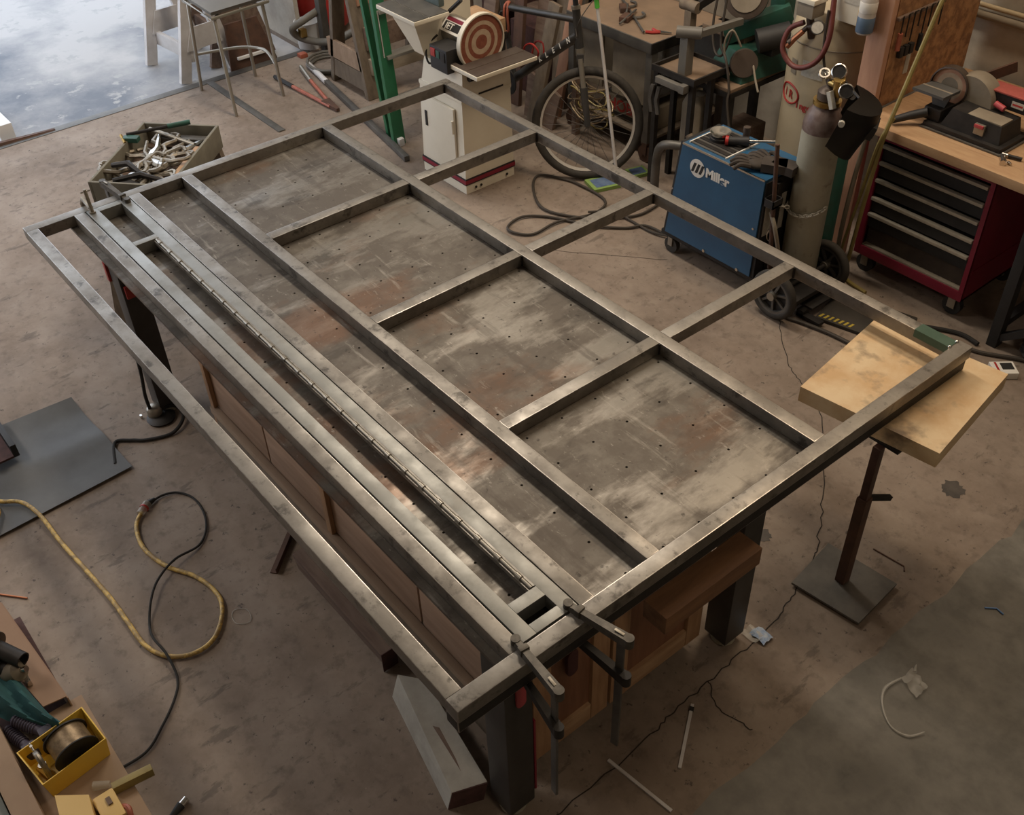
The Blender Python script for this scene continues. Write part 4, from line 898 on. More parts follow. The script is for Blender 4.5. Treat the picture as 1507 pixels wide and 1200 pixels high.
# tools hanging on the wall left of it
for i, (x, h, r_) in enumerate(((.87, .13, .022), (.96, .17, .032))):
    tw = Thing('hanging_gun', ['small dark nozzle hanging on the wall left of the compressor', 'larger dark nozzle hanging on the wall beside the compressor'][i], 'tool', (x, 4.30, 1.10))
    tw.part('body', MB().lathe([(0, 0), (r_*.3, 0), (r_*.4, .03), (r_, .05), (r_, h), (r_*.8, h+.03), (0, h+.03)], (x, 4.32, .93)), 'dark')
    tw.part('hook', MB().tube([(x, 4.32, .95+h), (x, 4.34, 1.02+h), (x, YB, 1.03+h)], .005, 6), 'grey_steel')
# ------------------------------------------------------------ wooden stud, strand board and its tools
bd = Thing('tool_board', 'strand board tool panel with a pinkish stud edge standing at the bench end', 'board', (1.62, 3.9, 0))
bd.part('stud', MB().box((1.555, 3.565, .0), (1.668, 3.603, 1.95), .003), 'stud')
bd.part('panel', MB().box((1.655, 3.604, .862), (1.672, 4.33, 1.95)), 'osb')
bd.part('sticker', MB().box((1.672, 3.755, .99), (1.6735, 3.79, 1.12)), 'label', label='white paper strip')
bd.part('tool_rack', MB().box((1.672, 3.60, 1.29), (1.690, 3.97, 1.305), .002), 'timber')
for i in range(8):
    yy = 3.625+i*.045; l = random.uniform(.05, .12)
    s_ = Thing('screwdriver' if i in (0, 4) else 'hex_key', ['screwdriver with orange and green handle hanging lowest on the tool board', 'hex key first from the stud on the tool board rack', 'hex key second from the stud on the tool board rack', 'hex key third from the stud on the tool board rack', 'dark-handled screwdriver hanging mid rack on the tool board', 'hex key fifth from the stud on the tool board rack', 'hex key sixth from the stud on the tool board rack', 'hex key farthest from the stud on the tool board rack'][i], 'tool', (1.685, yy, 1.29-l))
    s_.part('shaft', MB().cyl((1.694, yy, 1.31), (1.694, yy, 1.29-l), .0035, n=6), 'dark')
    if i in (0, 4): s_.part('handle', MB().cyl((1.694, yy, 1.29-l), (1.694, yy, 1.21-l), .012, n=10), 'orange' if i == 0 else 'black')
    else: s_.part('bend', MB().cyl((1.694, yy, 1.309), (1.694, yy+.022, 1.309), .0035, n=6), 'dark')
for i in range(3):
    yy = 3.66+.04*i
    single('black_bit', MB().box((1.674, yy, 1.10), (1.694, yy+.028, 1.15), .002), 'black', ['small black holder on the tool board nearest the stud', 'small black holder in the middle of three on the tool board', 'small black holder farthest from the stud on the tool board'][i], 'holder')
sp = Thing('spray_bottle', 'clear spray bottle half full of blue fluid hanging on the stud', 'bottle', (1.56, 3.53, 1.22))
sp.part('bottle', MB().lathe([(0, 0), (.036, 0), (.04, .01), (.04, .07), (.0395, .15), (.03, .19), (.014, .21), (0, .21)], (1.565, 3.522, 1.225)), mat('milky_plastic', (.50,.46,.42,1), None, rough=.35))
sp.part('fluid', MB().lathe([(0.0401, .008), (.0412, .012), (.0412, .075), (.0401, .078)], (1.565, 3.522, 1.225)), 'bluefluid')
sp.part('label', MB().lathe([(.0402, .10), (.0408, .102), (.0408, .145), (.0402, .147)], (1.565, 3.522, 1.225)), 'white')
sp.part('trigger', MB().cyl((1.565, 3.522, 1.43), (1.565, 3.522, 1.47), .014).box((1.53, 3.51, 1.465), (1.60, 3.535, 1.49), .004), 'red')
sp.part('hanger', MB().torus((1.565, 3.53, 1.42), .02, .003, (0, 0, 1), 16, 5), 'grey_steel')

# ------------------------------------------------------------ blue welder
wd = Thing('blue_welder', 'blue welding machine with a white round logo on a wheeled cart', 'welder', (1.28, 3.06, 0))
YF, YK = 2.925, 3.225
P_ = [(.965, .125), (1.56, .125), (1.575, .675), (1.04, .675)]
wd.part('wrap', MB().prism(P_, (0, YF, 0), (1, 0, 0), (0, 0, 1), (0, YK-YF, 0)), 'blue')
bmm = MB().prism([(1.04, .668), (1.573, .668), (1.574, .677), (1.04, .677)], (0, YF-.002, 0), (1, 0, 0), (0, 0, 1), (0, .006, 0))
wd.part('edge', bmm, 'chrome', label='bright worn top edge')
wd.part('front_panel', MB().prism([(.945, .125), (.966, .125), (1.041, .675), (1.02, .675)], (0, YF+.01, 0), (1, 0, 0), (0, 0, 1), (0, YK-YF-.02, 0)), 'black')
wd.part('rear_panel', MB().box((1.561, YF+.008, .125), (1.582, YK-.008, .66)), 'black')
gr = wd.part('top_plate', MB().box((1.065, YF+.03, .675), (1.30, YK-.03, .680)), 'grey_steel', label='grey grille plate on the top')
for a, c in (((1.060, YF+.025, .675), (1.066, YK-.025, .682)), ((1.30, YF+.025, .675), (1.306, YK-.025, .682))):
    wd.part('plate_edge', MB().box(a, c), 'white', gr)
for i in range(5): wd.part('grille_bar', MB().box((1.07, YF+.045+.045*i, .680), (1.295, YF+.07+.045*i, .684), .001), 'dark', gr)
wd.part('cart_deck', MB().box((.93, YF+.01, .095), (1.86, YK-.01, .122), .003), 'dark')
wd.part('emblem', MB().cyl((1.152, YF-.001, .575), (1.152, YF-.0025, .575), .049, n=36), 'white')
for k in (-1, 0, 1):
    x = 1.155+.026*k
    wd.part('emblem_bar', MB().prism([(-.017, -.026), (-.001, -.026), (.017, .026), (.001, .026)], (x, YF-.0026, .575), (1, 0, 0), (0, 0, 1), (0, -.001, 0)), 'black')
wd.part('lettering', text('Miller', (1.208, YF-.0008, .553), (1, 0, 0), (0, 0, 1), .066, bold=.0028), 'white')
for (x, z) in ((.995, .40), (1.545, .40)): wd.part('screw', MB().cyl((x, YF-.004, z), (x, YF, z), .006, n=8), 'chrome')
for (x, z) in ((1.25, .135), (1.48, .13)): wd.part('screw', MB().cyl((x, YF-.006, z), (x, YF, z), .009, n=8), 'chrome')
for yy in (YF+.03, YK-.03):
    w = wd.part('front_caster', MB().cyl((1.0, yy-.014, .046), (1.0, yy+.014, .046), .045, n=18), 'tyre')
    wd.part('caster_fork', MB().box((.985, yy-.022, .045), (1.015, yy-.016, .095)).box((.985, yy+.016, .045), (1.015, yy+.022, .095)), 'stoolgrey', w)
for yy in (2.885, 3.30):
    w = wd.part('rear_wheel', MB().torus((1.757, yy, .135), .112, .022, (0, 1, 0), 40, 10), 'tyre')
    wd.part('wheel_rim', MB().lathe([(.086, -.016), (.104, -.018), (.104, .018), (.086, .016), (.086, -.016)], (1.757, yy, .135), (0, 1, 0), 36), 'grey_steel', w)
    wd.part('wheel_back', MB().cyl((1.757, yy+.006, .135), (1.757, yy+.010, .135), .09, n=28), 'black', w)
    for i in range(7):
        a = 2*math.pi*i/7+.3
        wd.part('wheel_spoke', MB().bar((1.757+.02*math.cos(a), yy, .135+.02*math.sin(a)), (1.757+.09*math.cos(a), yy, .135+.09*math.sin(a)), .012, .016, (0, 1, 0)), 'grey_steel', w)
    wd.part('wheel_hub', MB().cyl((1.757, yy-.03, .135), (1.757, yy+.03, .135), .022, n=16), 'stoolgrey', w)
wd.part('axle', MB().cyl((1.757, 2.88, .135), (1.757, 3.31, .135), .012), 'dark')
wd.part('rack_base', MB().box((1.60, 3.02, .05), (1.90, 3.30, .062), .002), 'dark')
wd.part('rack_foot', MB().box((1.84, 2.98, .012), (1.88, 3.02, .05)).box((1.84, 2.98, .012), (1.98, 3.02, .03)), 'dark')
wd.part('rack_back', MB().box((1.585, 3.0, .10), (1.60, 3.04, .64)).box((1.585, 3.24, .10), (1.60, 3.28, .64)), 'dark')
wd.part('holder', MB().box((1.585, 2.925, .55), (1.645, 2.985, .56)).box((1.585, 2.92, .55), (1.59, 2.99, .59)).box((1.64, 2.92, .55), (1.645, 2.99, .59)).box((1.585, 2.92, .55), (1.645, 2.925, .59)).box((1.585, 2.985, .55), (1.645, 2.99, .59)), 'black')
wd.part('rear_label', MB().box((1.582, 2.95, .36), (1.5835, 3.10, .56)), 'label')
single('filler_rod_tube', MB().cyl((1.655, 2.955, .21), (1.592, 2.955, .86), .0105, n=10), 'rust', 'thin rusty red rod standing at the back of the blue welder', 'rod')
single('ground_lead', MB().tube([(1.60, 2.97, .50), (1.66, 2.94, .45), (1.69, 2.98, .25), (1.70, 3.0, .07)], .011, 8, smooth=5), 'hobart', 'grey lead curving down behind the blue welder', 'cable')
# things on the welder
tp = Thing('tape_reel', 'round chrome-topped magnet dish on the blue welder grille', 'dish', (1.15, 3.075, .684))
tp.part('base', MB().lathe([(0, 0), (.05, 0), (.052, .015), (.045, .02), (0, .02)], (1.15, 3.075, .684)), 'black')
tp.part('bowl', MB().lathe([(.03, .02), (.05, .03), (.054, .045), (.05, .045), (.028, .028), (0, .026)], (1.15, 3.075, .684)), 'chrome')
ro = Thing('air_ratchet', 'black die grinder with a red collar and bright shaft on the blue welder', 'grinder', (1.27, 3.10, .69))
ro.part('body', MB().tube([(1.215, 3.06, .705), (1.30, 3.12, .712)], [.02, .024], 10), 'black')
ro.part('collar', MB().cyl((1.205, 3.053, .705), (1.218, 3.062, .705), .024, n=14), 'red')
ro.part('head', MB().cyl((1.27, 3.13, .695), (1.27, 3.13, .775), .018, n=12), 'tabletopbrown')
ro.part('shaft', MB().cyl((1.30, 3.12, .712), (1.405, 3.19, .725), .007, n=10), 'chrome')
def glove(loc, rz, lab):
    g = Thing('glove', lab, 'glove', loc, rz=rz)
    g.part('palm', MB().sphere((0, 0, .025), .05, (1.05, .85, .45), 14).hull8([(-.14, -.048, .004), (-.02, -.040, .004), (-.02, .040, .004), (-.14, .048, .004)], [(-.14, -.045, .045), (-.02, -.036, .045), (-.02, .036, .045), (-.14, .045, .045)]), 'glove', local=True)
    for i, (a, l) in enumerate(((-.33, .085), (-.1, .10), (.1, .098), (.30, .08))):
        yo = -.033+.022*i
        g.part('finger', MB().tube([(.03, yo, .026), (.03+l*.6*math.cos(a), yo+l*.6*math.sin(a), .036), (.03+l*math.cos(a), yo+l*math.sin(a), .015)], [.013, .0125, .009], 8, smooth=4), 'glove', local=True)
    g.part('thumb', MB().tube([(-.02, -.035, .026), (.02, -.075, .03), (.055, -.085, .018)], [.015, .0135, .009], 8, smooth=4), 'glove', local=True)
    return g
glove((1.50, 3.05, .678), R(190), 'dark leather work glove lying on the blue welder, its fingers pointing left')
glove((1.47, 2.985, .678), R(215), 'dark leather work glove at the front top edge of the blue welder')

# ------------------------------------------------------------ gas cylinder, chain, helmet
gx, gy = 1.675, 3.165
gc = Thing('gas_cylinder', 'tall grey gas cylinder with a brown shoulder chained behind the blue welder', 'cylinder', (gx, gy, .063))
gc.part('body', MB().lathe([(0, .063), (.085, .063), (.093, .075), (.093, .90)], (gx, gy, 0), (0, 0, 1), 32), 'tube_grey')
gc.part('shoulder', MB().lathe([(.093, .90), (.092, .94), (.080, .985), (.060, 1.015), (.045, 1.03), (0, 1.03)], (gx, gy, 0), (0, 0, 1), 32), mat('brown_shoulder', (.10,.055,.045,1), (.20,.15,.13,1), 18, .4))
gc.part('ring', MB().lathe([(.045, 1.025), (.064, 1.025), (.064, 1.045), (.045, 1.045), (.045, 1.025)], (gx, gy, 0), (0, 0, 1), 28), 'brass')
gc.part('neck', MB().lathe([(.045, 1.045), (.05, 1.05), (.05, 1.085), (.035, 1.10), (.016, 1.11), (.016, 1.145), (0, 1.145)], (gx, gy, 0), (0, 0, 1), 24), 'tabletopbrown')
rg = gc.part('regulator', MB().cyl((gx, gy, 1.125), (gx+.10, gy-.03, 1.135), .017).cyl((gx+.07, gy-.03, 1.10), (gx+.075, gy-.05, 1.18), .026), 'brass')
for (c, d) in (((gx+.055, gy-.03, 1.20), (.25, -.75, .45)), ((gx+.125, gy-.055, 1.14), (.35, -.75, .35))):
    d = V(d).normalized(); c = V(c)
    gc.part('gauge', MB().lathe([(0, -.015), (.03, -.015), (.034, -.008), (.034, .012), (.030, .014), (.029, .008), (0, .008)], c, d, 24), 'chrome', rg)
    gc.part('gauge_face', MB().lathe([(0, .0085), (.028, .0085), (.028, .009)], c, d, 24), 'dark', rg)
gc.part('valve_wheel', MB().torus((gx-.02, gy-.03, 1.17), .022, .007, (.3, -.5, .8), 16, 6).cyl((gx, gy, 1.14), (gx-.02, gy-.03, 1.175), .009), 'chrome', rg)
gc.part('flow_tube', MB().bar((gx+.05, gy-.07, 1.12), (gx+.085, gy-.075, 1.05), .022, .022), 'label', rg)
ch = Thing('chain', 'bright steel chain looped round the grey gas cylinder', 'chain', (gx, gy, .5))
lk = []
N_ = 20
for i in range(N_):
    a = R(-175)+R(170)*i/(N_-1); z = .505-.035*math.sin(math.pi*i/(N_-1))+.02*i/N_
    lk.append((gx+.1005*math.cos(a), gy+.1005*math.sin(a), z))
pre = [(1.60+.012*k, 2.985+.02*k, .54-.008*k) for k in range(4)]
drop = [(1.605, 2.978, .53-.022*k) for k in range(1, 7)]
def links(seq):
    for i, p in enumerate(seq):
        p = V(p); qn = V(seq[min(i+1, len(seq)-1)])-V(seq[max(i-1, 0)]); qn.normalize()
        side = qn.cross(V((0, 0, 1)) if abs(qn.z) < .9 else V((1, 0, 0))).normalized()
        if i % 2: side = qn.cross(side).normalized()
        ch.part('link', MB().tube([p+qn*.0135*math.cos(t_)+side*.0085*math.sin(t_) for t_ in [2*math.pi*k/10 for k in range(10)]], .0033, 5, True), 'label')
links(lk); links(pre); links(drop)
ch.part('snap_hook', MB().tube([(1.605, 2.975, .40), (1.595, 2.975, .375), (1.60, 2.975, .345), (1.612, 2.975, .345), (1.615, 2.975, .38)], .003, 6, True, 4), 'chrome')
single('green_cylinder', MB().lathe([(0, 0), (.075, 0), (.08, .02), (.08, .72), (.06, .79), (.03, .81), (0, .81)], (1.635, 3.35, 0), n=28), 'machgreen', 'dark green gas cylinder standing behind the grey one', 'cylinder')
hm = Thing('welding_helmet', 'black welding helmet hanging on the regulator of the grey cylinder', 'helmet', (1.83, 3.10, .86))
ax_f = V((.80, .42, -.30)).normalized(); ax_s = V((-.46, .88, 0)); ax_s = (ax_s-ax_f*ax_s.dot(ax_f)).normalized(); ax_u = ax_s.cross(ax_f).normalized()
if ax_u.z < 0: ax_u = -ax_u
hc = V((1.825, 3.075, 1.03))
b = MB(); rows = []
for j in range(9):
    v_ = j/8; hgt = -.115+.225*v_; row = []
    rad = .14*(.84+.2*v_) if v_ < .75 else .14*(.99-.3*(v_-.75))
    for i in range(15):
        a = R(-95+190*i/14)
        sag = -.05*(1-math.cos(a)) if j == 8 else 0
        row.append(b.bm.verts.new(hc+ax_s*rad*1.05*math.sin(a)+ax_f*rad*math.cos(a)*(1.05)+ax_u*(hgt+(.05*(math.cos(a)-.5) if j == 0 else 0)*-1)))
    rows.append(row)
for r0, r1 in zip(rows, rows[1:]):
    for i in range(14): b.bm.faces.new([r0[i], r0[i+1], r1[i+1], r1[i]])
cap = b.bm.verts.new(hc+ax_u*.125+ax_f*.02)
for i in range(14): b.bm.faces.new([rows[-1][i], rows[-1][i+1], cap])
bmesh.ops.solidify(b.bm, geom=b.bm.faces[:], thickness=.004)
hm.part('shell', b, 'helmet')
mw = Matrix((ax_s, ax_f, ax_u)).transposed().to_4x4(); mw.translation = hc
hm.part('lens_frame', MB().box((-.06, .12, -.01), (.06, .152, .055), .006, mw), 'black')
hm.part('lens', MB().box((-.048, .151, .0), (.048, .154, .045), .0, mw), mat('dark_lens', (.01,.02,.015,1), None, rough=.1))
for s_ in (-1, 1): hm.part('knob', MB().cyl(mw @ V((s_*.135, .0, .05)), mw @ V((s_*.158, .0, .05)), .014, n=12), 'label')
hm.part('strap', MB().tube([mw @ V((0, .02, .118)), V((gx+.09, gy-.02, 1.16)), V((gx+.04, gy, 1.135))], .006, 6), 'black')

# hoses hanging by the tool chest
single('yellow_hose', MB().tube([(1.935, 3.66, 2.2), (1.90, 3.62, 1.60), (1.877, 3.58, 1.40), (1.862, 3.50, 1.122), (1.855, 3.425, .90), (1.845, 3.415, .80), (1.82, 3.42, .50), (1.79, 3.44, .16), (1.77, 3.46, .012), (1.83, 3.42, .010), (1.95, 3.40, .010)], .011, 8, smooth=6), 'hoseyellow', 'olive yellow air hose hanging down across the bench edge to the floor', 'hose')
single('second_hose', MB().tube([(1.865, 3.44, .93), (1.835, 3.405, .80), (1.79, 3.42, .50), (1.74, 3.44, .20), (1.72, 3.46, .012)], .008, 8, smooth=6), 'hoseyellow', 'thinner yellow hose hanging left of the air hose by the tool chest', 'hose')
single('third_hose', MB().tube([(1.72, 3.48, .80), (1.715, 3.45, .5), (1.70, 3.46, .20), (1.69, 3.50, .02)], .012, 8, smooth=6), 'hobart', 'dusty brown hose hanging beside the stud below the bench', 'hose')

# ------------------------------------------------------------ workbench and tool chest
wbn = Thing('workbench', 'butcher block workbench with black steel legs along the wall', 'bench', (2.5, 3.9, 0))
for i in range(8):
    y0 = 3.445+.111*i
    wbn.part('top_plank', MB().box((1.685, y0, .815), (3.6, y0+.1105, .86), .0015), 'maple')
wbn.part('leg', MB().box((2.585, 3.485, 0), (2.635, 3.545, .815), .003), 'black')
wbn.part('leg', MB().box((3.5, 3.485, 0), (3.55, 3.545, .815), .003), 'black')
wbn.part('leg', MB().box((2.585, 4.26, 0), (2.635, 4.31, .815), .003), 'black')
wbn.part('brace', MB().bar((2.635, 3.51, .06), (3.10, 3.51, .42), .035, .035), 'black')
wbn.part('stretcher', MB().box((2.59, 3.545, .10), (2.63, 4.26, .14)), 'black')
wbn.part('back_leg', MB().box((1.70, 4.26, 0), (1.75, 4.31, .815), .003), 'black')
mat_trim = mat('dull_alloy_trim', (.46,.41,.33,1), (.36,.32,.255,1), 30, .4, .3)
tc = Thing('tool_chest', 'red roller tool chest with dark drawers under the workbench', 'tool chest', (2.065, 3.8, 0))
x0, x1, yf, yb = 1.755, 2.385, 3.53, 4.10
tc.part('shell', MB().box((x0, yf, .12), (x0+.008, yb, .80)).box((x1-.008, yf, .12), (x1, yb, .80)).box((x0, yb-.008, .12), (x1, yb, .80)).box((x0, yf, .12), (x1, yb, .13)).box((x0, yf, .79), (x1, yb, .80)), 'redchest')
tc.part('side_rib', MB().box((x1, yf+.03, .27), (x1+.004, yb-.02, .285)), 'redchest')
for a, c in (((x0, yf-.004, .12), (x0+.034, yf+.01, .80)), ((x1-.024, yf-.004, .12), (x1, yf+.01, .80)), ((x0+.034, yf-.004, .12), (x1-.024, yf+.01, .172)), ((x0+.034, yf-.004, .76), (x1-.024, yf+.01, .80))):
    tc.part('face_frame', MB().box(a, c, .001), 'redchest')
for k, z in enumerate((.735, .645, .552, .452, .362)):
    d = tc.part('drawer', MB().box((x0+.036, yf+.012, z-.078), (x1-.026, yf+.30, z-.008)), 'black')
    tc.part('drawer_handle', MB().box((x0+.038, yf-.012, z-.010), (x1-.028, yf+.012, z+.006), .003), mat_trim, d)
tc.part('lower_drawer', MB().box((x0+.036, yf+.035, .178), (x1-.026, yf+.30, .275)), mat('dark_brown_drawer', (.03,.02,.015,1), (.06,.042,.03,1), 8, .7))
tc.part('lower_lip', MB().box((x0+.036, yf+.004, .172), (x1-.026, yf+.034, .180)), 'hobart')
tc.part('lock', MB().cyl((2.10, yf-.008, .78), (2.10, yf, .78), .008, n=10), 'chrome')
for x in (x0+.05, x1-.06):
    for yy in (yf+.06, yb-.06):
        w = tc.part('caster', MB().cyl((x, yy-.016, .05), (x, yy+.016, .05), .05, n=20), 'black')
        tc.part('caster_fork', MB().box((x-.02, yy-.026, .04), (x+.02, yy-.02, .12)).box((x-.02, yy+.02, .04), (x+.02, yy+.026, .12)), 'stoolgrey', w)

bs = Thing('belt_disc_sander', 'black bench sander with disc, small table and red belt on the workbench', 'sander', (2.15, 3.72, .86))
zb_ = .861
bs.part('base', MB().box((1.925, 3.595, zb_), (2.325, 3.83, zb_+.028), .004), 'dark')
bs.part('base_flange', MB().box((1.915, 3.585, zb_), (2.335, 3.84, zb_+.008), .002), 'grey_steel')
bs.part('body', MB().hull8([(2.00, 3.62, .889), (2.30, 3.62, .889), (2.30, 3.80, .889), (2.00, 3.80, .889)], [(2.03, 3.64, .975), (2.28, 3.64, .965), (2.28, 3.80, .965), (2.03, 3.80, .975)]), 'dark')
bs.part('body_top', MB().box((2.10, 3.645, .963), (2.275, 3.74, .972), .002), 'hobart')
sw = bs.part('switch', MB().box((2.165, 3.618, .905), (2.215, 3.632, .955), .003), 'stoolgrey')
bs.part('switch_key', MB().box((2.165, 3.612, .938), (2.21, 3.62, .953), .002), 'pinkred', sw)
dg = bs.part('disc_housing', MB().lathe([(0, -.03), (.088, -.03), (.094, -.02), (.094, .02), (.088, .022), (.088, .004), (0, .004)], (1.93, 3.755, 1.015), (.1, -1, 0), 36), 'tabletopbrown')
for r0, r1, m in ((0, .042, 'hobart'), (.042, .064, 'tandisc'), (.064, .086, 'stud')):
    bs.part('disc_ring', MB().lathe([(r0, .004), (r0+1e-4, .008), (r1, .008), (r1, .004)], (1.93, 3.755, 1.015), (.1, -1, 0), 36), m if m != 'copper' else 'browndisc', dg)
tt = bs.part('table', MB().hull8([(1.825, 3.61, 1.005), (1.99, 3.61, 1.005), (1.995, 3.738, 1.005), (1.85, 3.742, 1.005)], [(1.825, 3.61, 1.018), (1.99, 3.61, 1.018), (1.995, 3.738, 1.018), (1.85, 3.742, 1.018)]), 'sheet')
bs.part('table_slot', MB().box((1.835, 3.672, 1.018), (1.992, 3.684, 1.0185)), 'hobart', tt)
bs.part('trunnion', MB().prism([(-.05, 0), (.05, 0), (.02, -.10), (-.01, -.11)], (1.945, 3.66, 1.004), (1, 0, 0), (0, 0, 1), (0, .012, 0)), 'grey_steel', tt)
bs.part('table_arm', MB().box((1.90, 3.62, .889), (1.99, 3.74, .95), .01), 'dark', tt)
bs.part('drum_guard', MB().lathe([(0, -.045), (.115, -.045), (.118, -.04), (.118, .04), (.115, .045), (0, .045)], (2.035, 3.80, .975), (0, -1, 0), 36), 'hobart')
bs.part('belt_frame', MB().box((2.08, 3.79, .98), (2.60, 3.885, 1.045), .004), 'dark')
bs.part('belt', MB().box((2.09, 3.785, 1.045), (2.62, 3.89, 1.052), .002), mat('red_abrasive_belt', (.38,.085,.07,1), (.32,.07,.055,1), 40, .85))
bs.part('fence', MB().bar((2.04, 3.86, 1.06), (2.11, 3.98, 1.10), .012, .05), 'rust')
bs.part('handle', MB().cyl((2.16, 3.77, 1.0), (2.21, 3.765, .99), .014, n=10), 'pinkred')
bs.part('badge', MB().box((2.225, 3.787, 1.0), (2.285, 3.7895, 1.028)), 'label', label='pale badge with red print')
bs.part('badge_print', MB().box((2.23, 3.7865, 1.009), (2.28, 3.7872, 1.018)), 'red')
bs.part('dust_port', MB().tube([(1.93, 3.61, .93), (1.87, 3.57, .905), (1.82, 3.50, .885)], [.022, .02, .016], 10), 'black')
for (x, yy) in ((2.0, 3.59), (2.25, 3.59)): bs.part('foot', MB().cyl((x, yy+.02, zb_), (x, yy+.02, zb_+.012), .018, n=10), 'black')
ky = Thing('fitting_chain', 'bunch of bright steel air fittings lying on the workbench at the right edge', 'fittings', (2.36, 3.58, .86))
for i, (p0, p1, r_) in enumerate((((2.335, 3.60, .872), (2.36, 3.605, .872), .010), ((2.362, 3.606, .872), (2.42, 3.62, .872), .008), ((2.345, 3.585, .872), (2.375, 3.545, .872), .011), ((2.375, 3.545, .872), (2.385, 3.525, .872), .014), ((2.39, 3.56, .868), (2.41, 3.55, .868), .006))):
    ky.part('fitting', MB().cyl(p0, p1, r_, n=10), 'chrome' if i != 1 else 'dark')
# pad with hazard stripes on the floor, rag by the rack
hz = Thing('kneeling_pad', 'dusty black floor pad with yellow hazard stripes by the tool chest', 'pad', (2.05, 3.2, 0))
mp = Matrix.Translation((1.92, 3.03, 0)) @ Matrix.Rotation(R(14), 4, 'Z')
hz.part('slab', MB().box((0, 0, .001), (.42, .28, .02), .006, mp), 'matrub')
for i in range(7):
    hz.part('stripe', MB().prism([(.01+.026*i, .012), (.022+.026*i, .012), (.032+.026*i, .045), (.020+.026*i, .045)], mp @ V((0, 0, .0203)), mp.to_3x3() @ V((1, 0, 0)), mp.to_3x3() @ V((0, 1, 0)), (0, 0, .001)), 'hazyellow')
for i in range(4):
    hz.part('stripe', MB().prism([(.365, .12+.03*i), (.405, .135+.03*i), (.405, .148+.03*i), (.365, .133+.03*i)], mp @ V((0, 0, .0203)), mp.to_3x3() @ V((1, 0, 0)), mp.to_3x3() @ V((0, 1, 0)), (0, 0, .001)), 'hazyellow')
pk = Thing('small_box', 'small white and red printed box lying on the floor beyond the pale board', 'box', (2.74, 3.36, 0))
pm = Matrix.Translation((2.69, 3.33, 0)) @ Matrix.Rotation(R(50), 4, 'Z')
pk.part('body', MB().box((0, -.09, .001), (.11, 0, .035), .002, pm), 'white')
pk.part('print', MB().box((.02, -.088, .0352), (.03, -.004, .0356), 0, pm), 'red')
pk.part('print', MB().box((.045, -.06, .0352), (.10, -.01, .0356), 0, pm), 'black')
# cables on the floor under the bench
single('floor_cable', MB().tube([(2.20, 3.28, .012), (2.30, 3.36, .012), (2.46, 3.45, .012), (2.57, 3.44, .014)], .011, 8, smooth=6), 'cord', 'black cable running from the pad towards the bench leg', 'cable')
single('floor_cable', MB().tube([(2.36, 3.27, .01), (2.50, 3.36, .01), (2.62, 3.40, .01), (2.80, 3.50, .012), (3.0, 3.52, .012)], .010, 8, smooth=6), 'cable', 'dusty cable curling past the foot of the bench leg', 'cable')
P = [(2.86+.13*math.cos(a)+.01*math.sin(3*a), 3.60+.13*math.sin(a), .012+.004*a) for a in [i*.45 for i in range(40)]]
single('cable_coil', MB().tube(P, .010, 6), 'cord', 'black cable coiled under the workbench at the right edge', 'cable')

# ------------------------------------------------------------ support stand with the pale board
ss = Thing('work_stand', 'steel pedestal stand with a square base plate and a pale board as its top', 'stand', (3.06, 1.75, 0))
bp = [(2.940, 1.602), (3.22, 1.637), (3.20, 1.896), (2.906, 1.866)]
ss.part('base_plate', MB().hull8([(x, yy, .012) for x, yy in bp], [(x, yy, .022) for x, yy in bp]), 'grey_steel')
for x, yy in ((2.96, 1.63), (3.19, 1.66), (3.18, 1.875), (2.93, 1.85)): ss.part('foot', MB().cyl((x, yy, 0), (x, yy, .012), .012, n=10), 'black')
ss.part('post', MB().box((3.035, 1.735, .022), (3.075, 1.775, .47), .003), 'rust')
ss.part('inner_post', MB().box((3.04, 1.74, .47), (3.07, 1.77, .715), .003), mat('dark_rust_tube', (.06,.03,.022,1), (.10,.05,.035,1), 12, .55, .3))
ss.part('clamp_lever', MB().bar((3.06, 1.775, .46), (3.09, 1.87, .42), .018, .018), 'dark')
ss.part('head_plate', MB().box((2.98, 1.765, .715), (3.12, 1.90, .725), .002), 'dark')
bq = [(2.732, 1.727), (3.239, 1.795), (3.162, 2.322), (2.661, 2.258)]
ss.part('board', MB().hull8([(x, yy, .7265) for x, yy in bq], [(x, yy, .790) for x, yy in bq]), 'mdf', label='pale wooden board with dark smudges')

# ------------------------------------------------------------ timbers and strips on the floor by the table
tm = Thing('timber', 'dark reddish brown timber lying on the floor along the cabinet', 'timber', (1.95, .2, 0))
tm.part('body', MB().hull8([(1.64, .212, .001), (2.255, .218, .001), (2.255, .262, .001), (1.64, .262, .001)], [(1.64, .200, .10), (2.255, .200, .10), (2.255, .262, .10), (1.64, .262, .10)]), 'timber')
tm.part('end_grain', MB().box((2.255, .200, .002), (2.258, .262, .10)), 'timber_end')
gp = Thing('grey_plank', 'thick grey weathered plank standing out from under the near frame corner', 'plank', (2.6, .17, 0))
gp.part('body', MB().hull8([(2.36, .165, .001), (2.82, .065, .001), (2.865, .175, .001), (2.44, .245, .001)], [(2.36, .20, .10), (2.83, .082, .10), (2.872, .19, .10), (2.44, .262, .10)]), 'plank')
gp.part('end_grain', MB().hull8([(2.82, .066, .002), (2.823, .066, .002), (2.868, .174, .002), (2.865, .174, .002)], [(2.83, .083, .099), (2.834, .083, .099), (2.876, .189, .099), (2.872, .189, .099)]), 'timber_end')
gp.part('gouge', MB().hull8([(2.60, .175, .1002), (2.79, .148, .1002), (2.745, .162, .1002), (2.62, .188, .1002)], [(2.60, .175, .1007), (2.79, .148, .1007), (2.745, .162, .1007), (2.62, .188, .1007)]), 'timber', label='brown gouge in the top')
